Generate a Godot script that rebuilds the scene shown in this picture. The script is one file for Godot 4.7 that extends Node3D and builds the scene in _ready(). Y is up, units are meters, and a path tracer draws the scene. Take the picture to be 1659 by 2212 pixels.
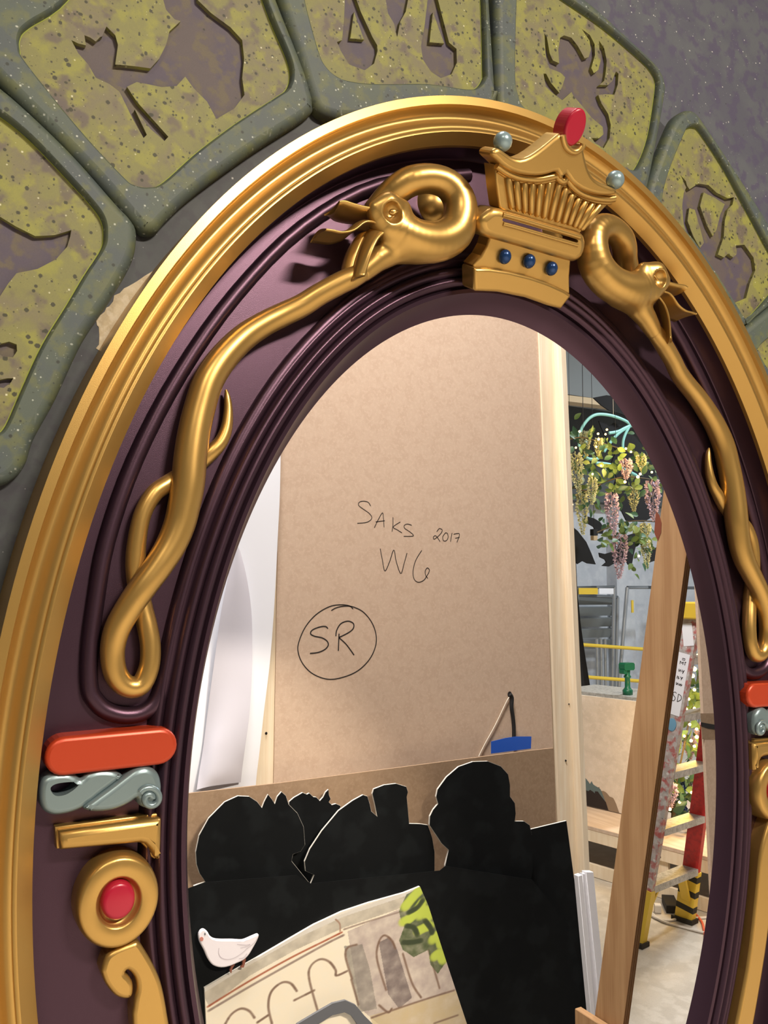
extends Node3D
# A prop shop: a zodiac backdrop panel with a gold and aubergine oval mirror frame; the workshop is seen through the open oval.
# Lengths of the frame are kept in units of half a metre (UNIT); LIFT raises the oval's middle above the floor.
const UNIT := 0.5
const LIFT := 1.432
const FOCAL := 1839.0
const CAM_RIGHT := Vector3(0.87498, 0.00574, 0.48412)
const CAM_UP := Vector3(-0.04712, 0.99619, 0.07335)
const CAM_BACK := Vector3(-0.48186, -0.08699, 0.87192)
const EYE := Vector3(-0.82854, 1.59961, 1.1)
const OVAL_N := 1.9764
const OVAL_EGG := 0.0305
const OVAL_Y := -0.3261

var M := {}
var used_names := {}
var rng := RandomNumberGenerator.new()

func _ready():
	rng.seed = 7
	setup_camera_and_light()
	make_materials()
	build_room()
	build_backdrop()
	build_frame()
	build_flats_behind()
	build_workshop()

# ------------------------------------------------------------------ camera, sky, large lights, exposure
func setup_camera_and_light():
	var cam := Camera3D.new()
	cam.name = "camera"
	cam.transform = Transform3D(Basis(CAM_RIGHT, CAM_UP, CAM_BACK).orthonormalized(), EYE)
	cam.fov = rad_to_deg(2.0 * atan(1106.0 / FOCAL))
	cam.near = 0.02
	cam.far = 100.0
	add_child(cam)
	cam.make_current()
	var we := WorldEnvironment.new()
	we.name = "environment"
	var e := Environment.new()
	e.background_mode = Environment.BG_COLOR
	e.background_color = Color(0.02, 0.02, 0.022)
	e.tonemap_mode = Environment.TONE_MAPPER_LINEAR
	e.tonemap_exposure = 1.0
	e.sdfgi_enabled = true
	e.ssao_enabled = true
	e.ssil_enabled = true
	we.environment = e
	add_child(we)

# ceiling fittings: position, size, energy, colour
var LAMPS := [
	[Vector3(0.8, 4.42, 3.9), Vector2(1.1, 0.5), 48.0, Color(1.0, 0.945, 0.87), "over the space before the gold oval frame"],
	[Vector3(-2.0, 4.42, 3.2), Vector2(0.9, 0.5), 6.0, Color(1.0, 0.94, 0.85), "over the space beside the gold oval frame"],
	[Vector3(-0.2, 4.42, -0.25), Vector2(0.9, 0.4), 21.0, Color(1.0, 0.97, 0.95), "over the gap between the zodiac panel and the kraft flat"],
	[Vector3(2.4, 4.42, -0.8), Vector2(0.9, 0.5), 6.0, Color(1.0, 0.96, 0.9), "over the red ladder behind the panel"],
	[Vector3(5.6, 4.42, -2.6), Vector2(0.9, 0.5), 17.0, Color(0.93, 0.97, 1.0), "over the scaffolding by the back wall"],
]

# ------------------------------------------------------------------ small helpers
func numbered(called: String) -> String:
	var n: int = used_names.get(called, 0)
	used_names[called] = n + 1
	return called if n == 0 else "%s_%03d" % [called, n]

func tag(o: Node, label: String, category: String, group := "", kind := "") -> Node:
	o.set_meta("label", label)
	if category != "": o.set_meta("category", category)
	if group != "": o.set_meta("group", group)
	if kind != "": o.set_meta("kind", kind)
	return o

func thing(called: String, label: String, category: String, group := "", at := Vector3.ZERO) -> Node3D:
	var o := Node3D.new()
	o.name = numbered(called)
	add_child(o)
	o.position = at
	tag(o, label, category, group)
	return o

func put(called: String, mesh: Mesh, mat: Material, parent: Node = null) -> MeshInstance3D:
	var o := MeshInstance3D.new()
	o.mesh = mesh
	o.material_override = mat
	if parent == null:
		o.name = numbered(called)
		add_child(o)
	else:
		o.name = called
		parent.add_child(o, true)
		if parent is Node3D and parent.get_parent() == self and parent.position != Vector3.ZERO:
			o.position = -parent.position
	return o

func ray(x: float, y: float) -> Vector3:
	return CAM_RIGHT * ((x - 829.5) / FOCAL) - CAM_UP * ((y - 1106.0) / FOCAL) - CAM_BACK

# the point of the plane z = const that a traced point of the photograph lies on
func on(x: float, y: float, z: float) -> Vector3:
	var d := ray(x, y)
	return EYE + d * ((z - EYE.z) / d.z)

func fr(x: float, y: float, h: float) -> Vector3:   # same, height over the frame's face in frame units
	return on(x, y, h * UNIT)

func on_floor(x: float, y: float, hgt := 0.0) -> Vector3:
	var d := ray(x, y)
	return EYE + d * ((hgt - EYE.y) / d.y)

func rad_at(p: Vector3, rpx: float) -> float:       # a traced half width in metres at a point
	return rpx * (p - EYE).dot(-CAM_BACK) / FOCAL

func uv3(u: float, v: float, h: float) -> Vector3:
	return Vector3(u * UNIT, v * UNIT + LIFT, h * UNIT)

func flat(list: Array, z: float, sx := 1.0, sy := 1.0, ox := 0.0, oy := 0.0) -> PackedVector2Array:
	var r := PackedVector2Array()
	for p in list:
		var w := on(ox + p[0] / sx, oy + p[1] / sy, z)
		r.append(Vector2(w.x, w.y))
	return r

func smooth_loop(p: PackedVector2Array, per := 4, closed := true) -> PackedVector2Array:
	var r := PackedVector2Array()
	var n := p.size()
	var last := n if closed else n - 1
	for i in last:
		var a := p[(i - 1 + n) % n] if closed or i > 0 else p[0]
		var b := p[i]
		var c := p[(i + 1) % n]
		var d := p[(i + 2) % n] if closed or i + 2 < n else p[n - 1]
		for k in per:
			r.append(b.cubic_interpolate(c, a, d, float(k) / per))
	if not closed: r.append(p[n - 1])
	return r

func smooth_path(p: Array, per := 6) -> Array:     # of Vector4: x, y, z, radius
	var r := []
	var n := p.size()
	for i in n - 1:
		var a: Vector4 = p[max(i - 1, 0)]
		var b: Vector4 = p[i]
		var c: Vector4 = p[i + 1]
		var d: Vector4 = p[min(i + 2, n - 1)]
		for k in per:
			var t := float(k) / per
			var q := Vector4()
			for j in 4: q[j] = cubic_interpolate(b[j], c[j], a[j], d[j], t)
			r.append(q)
	r.append(p[n - 1])
	return r

# rows of points -> surface
func grid_into(st: SurfaceTool, rows: Array, wrap_rows := false, wrap_cols := false, smooth := true):
	st.set_smooth_group(0 if smooth else 0xFFFFFFFF)
	var nr := rows.size()
	for i in (nr if wrap_rows else nr - 1):
		var a = rows[i]
		var b = rows[(i + 1) % nr]
		var nc: int = a.size()
		for j in (nc if wrap_cols else nc - 1):
			var k := (j + 1) % nc
			st.add_vertex(a[j]); st.add_vertex(b[j]); st.add_vertex(b[k])
			st.add_vertex(a[j]); st.add_vertex(b[k]); st.add_vertex(a[k])

func begin() -> SurfaceTool:
	var st := SurfaceTool.new()
	st.begin(Mesh.PRIMITIVE_TRIANGLES)
	return st

func done(st: SurfaceTool) -> ArrayMesh:
	st.generate_normals()
	return st.commit()

func area2(p: PackedVector2Array) -> float:
	var s := 0.0
	for i in p.size():
		s += p[i].cross(p[(i + 1) % p.size()])
	return s * 0.5

func inset(p: PackedVector2Array, d: float) -> PackedVector2Array:   # moves a counter-clockwise loop inwards
	var r := PackedVector2Array()
	var n := p.size()
	for i in n:
		var e1 := (p[i] - p[(i - 1 + n) % n]).normalized()
		var e2 := (p[(i + 1) % n] - p[i]).normalized()
		var m := (Vector2(-e1.y, e1.x) + Vector2(-e2.y, e2.x))
		var l := m.length()
		if l < 0.2: m = Vector2(-e1.y, e1.x)
		else: m = m / l * minf(2.0 / l, 1.6)
		r.append(p[i] + m * d)
	return r

func with_holes(outer: PackedVector2Array, holes: Array) -> PackedVector2Array:   # joins holes to the outline by bridges
	var poly := outer.duplicate()
	for h in holes:
		var hole: PackedVector2Array = h.duplicate()
		if area2(hole) > 0: hole.reverse()
		var bi := 0
		var bj := 0
		var best := INF
		for i in poly.size():
			for j in hole.size():
				var dd := poly[i].distance_squared_to(hole[j])
				if dd < best:
					best = dd; bi = i; bj = j
		var out := PackedVector2Array()
		for i in bi + 1: out.append(poly[i])
		for j in hole.size() + 1: out.append(hole[(bj + j) % hole.size()])
		for i in range(bi, poly.size()): out.append(poly[i])
		poly = out
	return poly

func cap_into(st: SurfaceTool, outer: PackedVector2Array, z: float, up: bool, xf: Transform3D, holes := []):
	var poly := with_holes(outer, holes)
	var idx := Geometry2D.triangulate_polygon(poly)
	if idx.is_empty():      # outline folds over itself somewhere: triangulate the points and keep what lies inside
		poly = outer.duplicate()
		for h in holes: poly.append_array(h)
		var all := Geometry2D.triangulate_delaunay(poly)
		for t in range(0, all.size(), 3):
			var m := (poly[all[t]] + poly[all[t + 1]] + poly[all[t + 2]]) / 3.0
			var inside := Geometry2D.is_point_in_polygon(m, outer)
			for h in holes:
				if Geometry2D.is_point_in_polygon(m, h): inside = false
			if inside:
				for k in 3: idx.append(all[t + k])
	st.set_smooth_group(0xFFFFFFFF)
	for t in range(0, idx.size(), 3):
		var a := poly[idx[t]]
		var b := poly[idx[t + 1]]
		var c := poly[idx[t + 2]]
		var ccw := (b - a).cross(c - a) > 0
		if ccw == up:   # clockwise front faces
			var s := b
			b = c
			c = s
		st.add_vertex(xf * Vector3(a.x, a.y, z)); st.add_vertex(xf * Vector3(b.x, b.y, z)); st.add_vertex(xf * Vector3(c.x, c.y, z))

# an outline with thickness: back at z0, front at z1, rounded front edge; holes get straight sides
func slab_into(st: SurfaceTool, outline: PackedVector2Array, z0: float, z1: float, bevel := 0.0, holes := [], xf := Transform3D.IDENTITY, steps := 3):
	var p := outline.duplicate()
	if area2(p) < 0: p.reverse()
	var rows := []
	var front := p
	var ring := func(q: PackedVector2Array, z: float):
		var r := []
		for v in q: r.append(xf * Vector3(v.x, v.y, z))
		return r
	rows.append(ring.call(p, z0))
	if bevel > 0.0:
		rows.append(ring.call(p, z1 - bevel))
		var prev = rows[1]
		grid_into(st, [rows[0], rows[1]], false, true, false)
		var brows := [prev]
		for k in range(1, steps + 1):
			var a := PI * 0.5 * k / steps
			front = inset(p, bevel * (1.0 - cos(a)))
			brows.append(ring.call(front, z1 - bevel + bevel * sin(a)))
		grid_into(st, brows, false, true, true)
	else:
		rows.append(ring.call(p, z1))
		grid_into(st, rows, false, true, false)
	cap_into(st, front, z1, true, xf, holes)
	cap_into(st, p, z0, false, xf, holes)
	for h in holes:
		var hole: PackedVector2Array = h.duplicate()
		if area2(hole) > 0: hole.reverse()
		grid_into(st, [ring.call(hole, z0), ring.call(hole, z1)], false, true, false)

func slab(outline: PackedVector2Array, z0: float, z1: float, bevel := 0.0, holes := [], xf := Transform3D.IDENTITY) -> ArrayMesh:
	var st := begin()
	slab_into(st, outline, z0, z1, bevel, holes, xf)
	return done(st)

func tube_into(st: SurfaceTool, path: Array, seg := 14, squash := 1.0):
	# path of Vector4 (x, y, z, radius)
	var rows := []
	var n := path.size()
	var ref := Vector3.ZERO
	for i in n:
		var q: Vector4 = path[i]
		var a: Vector4 = path[max(i - 1, 0)]
		var b: Vector4 = path[min(i + 1, n - 1)]
		var t := Vector3(b.x - a.x, b.y - a.y, b.z - a.z).normalized()
		if ref == Vector3.ZERO:
			ref = Vector3.UP if absf(t.y) < 0.9 else Vector3.RIGHT
		var s := t.cross(ref).normalized()
		var o := s.cross(t).normalized()
		ref = o
		var row := []
		for k in seg:
			var an := TAU * k / seg
			var off := (s * cos(an) + o * sin(an)) * q.w
			off.z *= squash
			row.append(Vector3(q.x, q.y, q.z) + off)
		rows.append(row)
	grid_into(st, rows, false, true, true)
	for e in [0, n - 1]:
		var q: Vector4 = path[e]
		var c := Vector3(q.x, q.y, q.z)
		var row = rows[e]
		st.set_smooth_group(0xFFFFFFFF)
		for k in seg:
			var k2 := (k + 1) % seg
			if e == 0:
				st.add_vertex(c); st.add_vertex(row[k]); st.add_vertex(row[k2])
			else:
				st.add_vertex(c); st.add_vertex(row[k2]); st.add_vertex(row[k])

func tube(path: Array, seg := 14, squash := 1.0) -> ArrayMesh:
	var st := begin()
	tube_into(st, path, seg, squash)
	return done(st)

func rod(a: Vector3, b: Vector3, r: float, seg := 10) -> ArrayMesh:
	return tube([Vector4(a.x, a.y, a.z, r), Vector4(b.x, b.y, b.z, r)], seg)

# box between corner points in a basis, with small chamfers
func beam_into(st: SurfaceTool, centre: Vector3, size: Vector3, basis := Basis.IDENTITY, ch := 0.0015):
	var hx := size.x * 0.5
	var hy := size.y * 0.5
	var c := minf(ch, minf(hx, hy) * 0.4)
	var p := PackedVector2Array([Vector2(-hx + c, -hy), Vector2(hx - c, -hy), Vector2(hx, -hy + c), Vector2(hx, hy - c), Vector2(hx - c, hy), Vector2(-hx + c, hy), Vector2(-hx, hy - c), Vector2(-hx, -hy + c)])
	slab_into(st, p, -size.z * 0.5, size.z * 0.5, 0.0, [], Transform3D(basis, centre))

func beam(centre: Vector3, size: Vector3, basis := Basis.IDENTITY, ch := 0.0015) -> ArrayMesh:
	var st := begin()
	beam_into(st, centre, size, basis, ch)
	return done(st)

func along(a: Vector3, b: Vector3, w: float, d: float, side: Vector3) -> ArrayMesh:   # plank from a to b, w along side, d across
	var y := (b - a).normalized()
	var x := (side - y * side.dot(y)).normalized()
	var z := x.cross(y)
	return beam((a + b) * 0.5, Vector3(w, a.distance_to(b), d), Basis(x, y, z))

func ball(c: Vector3, r: Vector3, basis := Basis.IDENTITY, seg := 18, rings := 11) -> ArrayMesh:
	var st := begin()
	var rows := []
	for i in rings + 1:
		var a := PI * i / rings
		var row := []
		for k in seg:
			var b := -TAU * k / seg
			row.append(c + basis * Vector3(sin(a) * cos(b) * r.x, cos(a) * r.y, sin(a) * sin(b) * r.z))
		rows.append(row)
	grid_into(st, rows, false, true, true)
	return done(st)

func mirrored(m: ArrayMesh) -> ArrayMesh:      # left-right twin of a mesh of the frame
	return joined([m], true)

func joined(list: Array, flip := false) -> ArrayMesh:
	var st := begin()
	var sgn := Vector3(-1, 1, 1) if flip else Vector3.ONE
	for m in list:
		joined_into(st, m, sgn, flip)
	return st.commit()

func joined_into(st: SurfaceTool, m: ArrayMesh, sgn: Vector3, flip: bool):
	for s in m.get_surface_count():
		var ar := m.surface_get_arrays(s)
		var v: PackedVector3Array = ar[Mesh.ARRAY_VERTEX]
		var nn: PackedVector3Array = ar[Mesh.ARRAY_NORMAL]
		var idx = ar[Mesh.ARRAY_INDEX]
		var order := []
		if idx != null and idx.size() > 0: order = Array(idx)
		else: order = range(v.size())
		for t in range(0, order.size(), 3):
			for k in ([0, 2, 1] if flip else [0, 1, 2]):
				var i: int = order[t + k]
				st.set_normal(nn[i] * sgn)
				st.add_vertex(v[i] * sgn)

# pen strokes on a plane: flat ribbons of ink
func ribbon_into(st: SurfaceTool, pts: PackedVector2Array, w: float, z: float):
	var rows := []
	var n := pts.size()
	for i in n:
		var t := (pts[min(i + 1, n - 1)] - pts[max(i - 1, 0)]).normalized()
		var o := Vector2(-t.y, t.x) * w * 0.5
		rows.append([Vector3(pts[i].x + o.x, pts[i].y + o.y, z), Vector3(pts[i].x - o.x, pts[i].y - o.y, z)])
	grid_into(st, rows, false, false, false)

# ------------------------------------------------------------------ textures and materials
func noise_img(size: int, seed_: int, freq: float, octaves := 4, typ := FastNoiseLite.TYPE_SIMPLEX_SMOOTH) -> Image:
	var n := FastNoiseLite.new()
	n.seed = seed_
	n.noise_type = typ
	n.frequency = freq
	n.fractal_octaves = octaves
	return n.get_seamless_image(size, size)

func mottled(size: int, cols: Array, seed_: int, f1: float, f2: float, grain := 0.05) -> Image:
	# cols: base, second, third; blended by two noises, with fine grain
	var a := noise_img(size, seed_, f1)
	var b := noise_img(size, seed_ + 1, f2, 5)
	var img := Image.create(size, size, true, Image.FORMAT_RGB8)
	var r := RandomNumberGenerator.new()
	r.seed = seed_
	for y in size:
		for x in size:
			var va := smoothstep(0.35, 0.72, a.get_pixel(x, y).r)
			var vb := smoothstep(0.45, 0.75, b.get_pixel(x, y).r)
			var c: Color = cols[0].lerp(cols[1], va).lerp(cols[2], vb * 0.8)
			var g := 1.0 + (r.randf() - 0.5) * grain
			img.set_pixel(x, y, Color(c.r * g, c.g * g, c.b * g))
	return img

func spatter(img: Image, count: int, col: Color, r0: float, r1: float, seed_: int):
	var r := RandomNumberGenerator.new()
	r.seed = seed_
	var s := img.get_width()
	for i in count:
		var cx := r.randi_range(0, s - 1)
		var cy := r.randi_range(0, s - 1)
		var rr := lerpf(r0, r1, pow(r.randf(), 3.0))
		var ex := r.randf_range(0.7, 1.3)
		for y in range(-int(rr) - 1, int(rr) + 2):
			for x in range(-int(rr) - 1, int(rr) + 2):
				if x * x * ex + y * y <= rr * rr:
					var px := posmod(cx + x, s)
					var py := posmod(cy + y, s)
					img.set_pixel(px, py, img.get_pixel(px, py).lerp(col, 0.85))

func grainy(size: int, c0: Color, c1: Color, seed_: int, stretch := 12.0, amount := 1.0) -> Image:   # wood grain running along v
	var n := FastNoiseLite.new()
	n.seed = seed_
	n.frequency = 0.035
	n.fractal_octaves = 4
	var img := Image.create(size, size, true, Image.FORMAT_RGB8)
	for y in size:
		for x in size:
			var fx := float(x if x < size / 2 else size - x)      # mirrored halves, so that it tiles
			var fy := float(y if y < size / 2 else size - y)
			var w := n.get_noise_2d(fx, fy / stretch)
			var f := n.get_noise_2d(fx * 7.0 + 300.0, fy / stretch * 1.6)
			var t := clampf(0.5 + (w * 0.9 + f * 0.5) * amount, 0.0, 1.0)
			img.set_pixel(x, y, c0.lerp(c1, t))
	return img

func mat(c: Color, rough := 0.8, metal := 0.0) -> StandardMaterial3D:
	var m := StandardMaterial3D.new()
	m.albedo_color = c
	m.roughness = rough
	m.metallic = metal
	m.cull_mode = BaseMaterial3D.CULL_DISABLED
	return m

func tex_mat(img: Image, scale: float, rough := 0.8, metal := 0.0) -> StandardMaterial3D:
	img.generate_mipmaps()
	var m := mat(Color.WHITE, rough, metal)
	m.albedo_texture = ImageTexture.create_from_image(img)
	m.uv1_triplanar = true
	m.uv1_world_triplanar = true
	m.uv1_scale = Vector3.ONE * scale
	return m

func bumpy(m: StandardMaterial3D, seed_: int, freq: float, strength: float, scale_normal := 0.3):
	var im := noise_img(512, seed_, freq, 3)
	im.convert(Image.FORMAT_RGBA8)
	im.bump_map_to_normal_map(strength)
	im.generate_mipmaps()
	m.normal_enabled = true
	m.normal_scale = scale_normal
	m.normal_texture = ImageTexture.create_from_image(im)
	m.uv1_triplanar = true
	m.uv1_world_triplanar = true

func c8(r: int, g: int, b: int) -> Color:
	return Color8(r, g, b)

func make_materials():
	# backdrop paint
	var im := mottled(1024, [c8(74, 75, 88), c8(81, 84, 92), c8(69, 63, 88)], 11, 0.006, 0.02)
	spatter(im, 1100, c8(205, 203, 198), 0.4, 2.2, 21)
	spatter(im, 160, c8(40, 40, 44), 0.6, 2.5, 22)
	M.panel = tex_mat(im, 1.25, 0.62)
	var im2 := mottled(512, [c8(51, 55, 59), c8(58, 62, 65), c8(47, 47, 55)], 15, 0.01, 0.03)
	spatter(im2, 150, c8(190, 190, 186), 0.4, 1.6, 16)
	M.panel_slate_shade = tex_mat(im2, 2.2, 0.62)  # darker slate paint, with some shadow near the frame mixed into the colour
	im = mottled(1024, [c8(76, 86, 78), c8(70, 79, 82), c8(94, 99, 66)], 31, 0.008, 0.022)
	spatter(im, 3600, c8(190, 194, 186), 0.4, 2.0, 32)
	spatter(im, 2400, c8(36, 40, 34), 0.5, 3.2, 33)
	M.tile_rim = tex_mat(im, 1.25, 0.6)
	im = mottled(1024, [c8(120, 118, 68), c8(112, 105, 80), c8(136, 136, 58)], 41, 0.009, 0.018)
	var blot := noise_img(1024, 47, 0.014, 5)
	for y in 1024:
		for x in 1024:
			var t := smoothstep(0.56, 0.80, blot.get_pixel(x, y).r) * 0.75
			if t > 0.0: im.set_pixel(x, y, im.get_pixel(x, y).lerp(c8(88, 77, 78), t))
	spatter(im, 5200, c8(44, 43, 26), 0.5, 3.6, 42)
	spatter(im, 1300, c8(206, 204, 180), 0.4, 1.7, 43)
	M.tile_field = tex_mat(im, 1.25, 0.62)
	im = mottled(512, [c8(84, 74, 76), c8(76, 67, 82), c8(96, 86, 66)], 51, 0.012, 0.03)
	spatter(im, 90, c8(50, 46, 44), 0.6, 2.0, 52)
	M.figure = tex_mat(im, 2.0, 0.65)
	M.edge_line = mat(c8(142, 152, 56), 0.7)
	M.bare = tex_mat(mottled(256, [c8(190, 176, 150), c8(176, 160, 132), c8(198, 186, 164)], 61, 0.03, 0.06), 4.0, 0.9)
	# frame paints
	M.gold = mat(c8(190, 153, 88), 0.33, 0.8)
	bumpy(M.gold, 71, 0.16, 4.0, 0.05)
	M.gold.uv1_scale = Vector3.ONE * 9.0
	M.purple = mat(c8(74, 54, 68), 0.35, 0.8)
	bumpy(M.purple, 72, 0.2, 5.0, 0.10)
	M.purple.uv1_scale = Vector3.ONE * 9.0
	M.orange = mat(c8(180, 62, 32), 0.36, 0.3)
	M.silver = mat(c8(124, 142, 148), 0.32, 0.5)
	M.crimson = mat(c8(168, 24, 52), 0.3, 0.1)
	M.blue_bead = mat(c8(30, 62, 112), 0.25, 0.45)
	M.pearl = mat(c8(142, 164, 172), 0.3, 0.45)
	# stock behind
	M.kraft = tex_mat(mottled(512, [c8(204, 178, 154), c8(199, 172, 148), c8(209, 184, 160)], 81, 0.02, 0.06, 0.045), 2.2, 0.85)
	M.cardboard = tex_mat(mottled(512, [c8(152, 127, 101), c8(147, 122, 96), c8(158, 133, 107)], 84, 0.02, 0.06, 0.045), 2.2, 0.88)
	M.ink = mat(c8(38, 30, 26), 0.7)
	M.pine = tex_mat(grainy(256, c8(242, 228, 202), c8(230, 210, 178), 91), 3.0, 0.7)
	M.ply_brown = tex_mat(grainy(256, c8(178, 141, 100), c8(158, 119, 80), 92, 14.0), 3.0, 0.6)
	M.ply_edge = tex_mat(grainy(256, c8(150, 110, 68), c8(132, 94, 56), 93, 20.0), 12.0, 0.75)
	M.paper = mat(c8(236, 238, 244), 0.75)
	M.black_card = tex_mat(mottled(512, [c8(17, 19, 20), c8(15, 17, 18), c8(24, 27, 28)], 95, 0.008, 0.012, 0.06), 1.4, 0.85)
	M.black_card.metallic_specular = 0.25
	M.paper_grey = mat(c8(208, 206, 216), 0.75)
	M.foam = mat(c8(214, 210, 200), 0.85)
	M.tape_blue = mat(c8(36, 92, 196), 0.55)
	M.black_cord = mat(c8(24, 22, 22), 0.7)
	M.wire = mat(c8(214, 204, 186), 0.4)
	M.hole = mat(c8(22, 16, 12), 0.95)
	M.white_trim = mat(c8(238, 238, 242), 0.5)
	M.dove = mat(c8(238, 232, 236), 0.7)
	M.dove_line = mat(c8(196, 186, 192), 0.8)
	M.dove_pink = mat(c8(196, 130, 116), 0.8)
	M.dove_leg = mat(c8(140, 84, 66), 0.8)
	M.grey_card = mat(c8(98, 100, 104), 0.6)
	# workshop
	M.concrete = tex_mat(mottled(512, [c8(196, 188, 174), c8(186, 178, 164), c8(204, 197, 184)], 101, 0.01, 0.03), 0.7, 0.5)
	M.wall = tex_mat(mottled(256, [c8(196, 200, 206), c8(188, 192, 200), c8(204, 207, 212)], 102, 0.02, 0.05, 0.02), 0.5, 0.7)
	M.wall_dark = mat(c8(84, 88, 90), 0.8)
	M.wall_grey = mat(c8(120, 124, 124), 0.7)
	M.ceiling = mat(c8(104, 104, 104), 0.9)
	M.beam_tan = mat(c8(196, 174, 140), 0.7)
	im = mottled(256, [c8(190, 48, 44), c8(178, 40, 38), c8(150, 40, 40)], 111, 0.02, 0.05)
	M.ladder_red = tex_mat(im, 3.0, 0.45)
	im = mottled(512, [c8(170, 166, 162), c8(196, 193, 190), c8(172, 62, 58)], 112, 0.022, 0.02)
	spatter(im, 120, c8(225, 224, 222), 1.0, 7.0, 113)
	spatter(im, 60, c8(80, 86, 90), 1.0, 6.0, 114)
	M.ladder_worn = tex_mat(im, 2.2, 0.5)
	M.ladder_grey = tex_mat(mottled(256, [c8(176, 174, 168), c8(150, 148, 140), c8(198, 196, 190)], 115, 0.03, 0.06), 4.0, 0.5, 0.2)
	M.yellow = mat(c8(222, 188, 60), 0.5)
	M.black_rubber = mat(c8(44, 40, 30), 0.8)
	M.aluminium = mat(c8(178, 182, 186), 0.34, 0.7)
	M.green = mat(c8(20, 96, 66), 0.35)
	M.black_cloth = mat(c8(16, 15, 16), 0.95)
	M.platform = tex_mat(grainy(256, c8(214, 194, 172), c8(196, 172, 148), 121, 10.0), 2.0, 0.75)
	M.flat_cream = tex_mat(mottled(256, [c8(214, 202, 186), c8(206, 194, 178), c8(220, 208, 194)], 122, 0.02, 0.05), 1.5, 0.85)
	M.painted_teal = mat(c8(92, 110, 112), 0.85)
	M.painted_dark = mat(c8(40, 32, 30), 0.85)
	M.painted_brown = mat(c8(138, 120, 100), 0.85)
	M.turquoise = mat(c8(128, 190, 186), 0.45)
	M.leaf = mat(c8(92, 116, 56), 0.55)
	M.leaf.backlight_enabled = true
	M.leaf.backlight = Color(0.12, 0.16, 0.05)
	M.leaf_dark = mat(c8(48, 84, 58), 0.5)
	M.petal_lilac = mat(c8(196, 172, 186), 0.7)
	M.petal_cream = mat(c8(196, 196, 150), 0.7)
	M.petal_blue = mat(c8(60, 84, 150), 0.7)
	M.stem = mat(c8(84, 72, 50), 0.8)
	M.cord_white = mat(c8(206, 200, 190), 0.6)
	M.cord_orange = mat(c8(206, 92, 60), 0.6)
	M.lamp_housing = mat(c8(220, 220, 220), 0.5)
	M.bulb = mat(c8(255, 236, 190), 0.4)
	M.bulb.emission_enabled = true
	M.bulb.emission = Color(1.0, 0.8, 0.42)
	M.bulb.emission_energy_multiplier = 14.0

# ------------------------------------------------------------------ the room
func structure(called: String, mesh: Mesh, m: Material, label: String) -> MeshInstance3D:
	var o := put(called, mesh, m)
	o.set_meta("kind", "structure")
	o.set_meta("label", label)
	return o

func build_room():
	var x0 := -5.0
	var x1 := 8.6
	var z0 := -6.2
	var z1 := 9.0
	var top := 4.5
	structure("floor", beam(Vector3((x0 + x1) * 0.5, -0.1, (z0 + z1) * 0.5), Vector3(x1 - x0 + 0.4, 0.2, z1 - z0 + 0.4)), M.concrete, "pale grey concrete workshop floor")
	structure("ceiling", beam(Vector3((x0 + x1) * 0.5, top + 0.1, (z0 + z1) * 0.5), Vector3(x1 - x0 + 0.4, 0.2, z1 - z0 + 0.4)), M.ceiling, "grey workshop ceiling")
	structure("wall_back", beam(Vector3((x0 + x1) * 0.5, top * 0.5, z0 - 0.1), Vector3(x1 - x0 + 0.4, top, 0.2)), M.wall, "pale painted back wall of the workshop")
	structure("wall_front", beam(Vector3((x0 + x1) * 0.5, top * 0.5, z1 + 0.1), Vector3(x1 - x0 + 0.4, top, 0.2)), M.wall_dark, "dark wall of the workshop facing the panel")
	structure("wall_left", beam(Vector3(x0 - 0.1, top * 0.5, (z0 + z1) * 0.5), Vector3(0.2, top, z1 - z0)), M.wall_dark, "dark left wall of the workshop")
	structure("wall_right", beam(Vector3(x1 + 0.1, top * 0.5, (z0 + z1) * 0.5), Vector3(0.2, top, z1 - z0)), M.wall, "pale right wall of the workshop")
	# pilaster and dark upper cladding on the back wall
	var a := on(1331, 1250, -6.05)
	var b := on(1369, 1250, -6.05)
	structure("trim_1", beam(Vector3((a.x + b.x) * 0.5, 1.3, -6.12), Vector3(b.x - a.x, 2.6, 0.16), Basis.IDENTITY, 0.005), M.wall, "flat pilaster on the back wall between the scaffold frames")
	structure("trim_2", beam(Vector3(6.0, 3.5, -6.1), Vector3(5.2, 1.9, 0.2)), M.wall_dark, "dark grey cladding high on the back wall")
	for L in LAMPS:
		var at: Vector3 = L[0]
		var sz: Vector2 = L[1]
		var t := thing("ceiling_light", "flat white ceiling light " + L[4], "light", "ceiling lights", at)
		put("housing", beam(at + Vector3(0, 0.04, 0), Vector3(sz.x + 0.06, 0.07, sz.y + 0.06)), M.lamp_housing, t)
		var m := mat(Color(1, 1, 1), 0.5)
		m.emission_enabled = true
		m.emission = L[3]
		m.emission_energy_multiplier = 1.5
		put("diffuser", beam(at + Vector3(0, -0.004, 0), Vector3(sz.x, 0.016, sz.y)), m, t)
		var al := AreaLight3D.new()
		al.name = "lamp_glow"
		al.area_size = sz
		al.light_energy = L[2]
		al.light_color = L[3]
		al.area_range = 30.0
		al.area_attenuation = 2.0
		al.shadow_enabled = true
		al.rotation.x = -PI / 2
		al.position = Vector3(0, -0.03, 0)
		t.add_child(al)

# ------------------------------------------------------------------ the zodiac backdrop
func oval_point(A: float, B: float, phi: float, h: float) -> Vector3:
	var sy := signf(sin(phi)) * pow(absf(sin(phi)), 2.0 / OVAL_N)
	var sx := signf(cos(phi)) * pow(absf(cos(phi)), 2.0 / OVAL_N)
	return uv3(A * (1.0 + OVAL_EGG * sy) * sx, OVAL_Y + B * sy, h)

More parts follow.
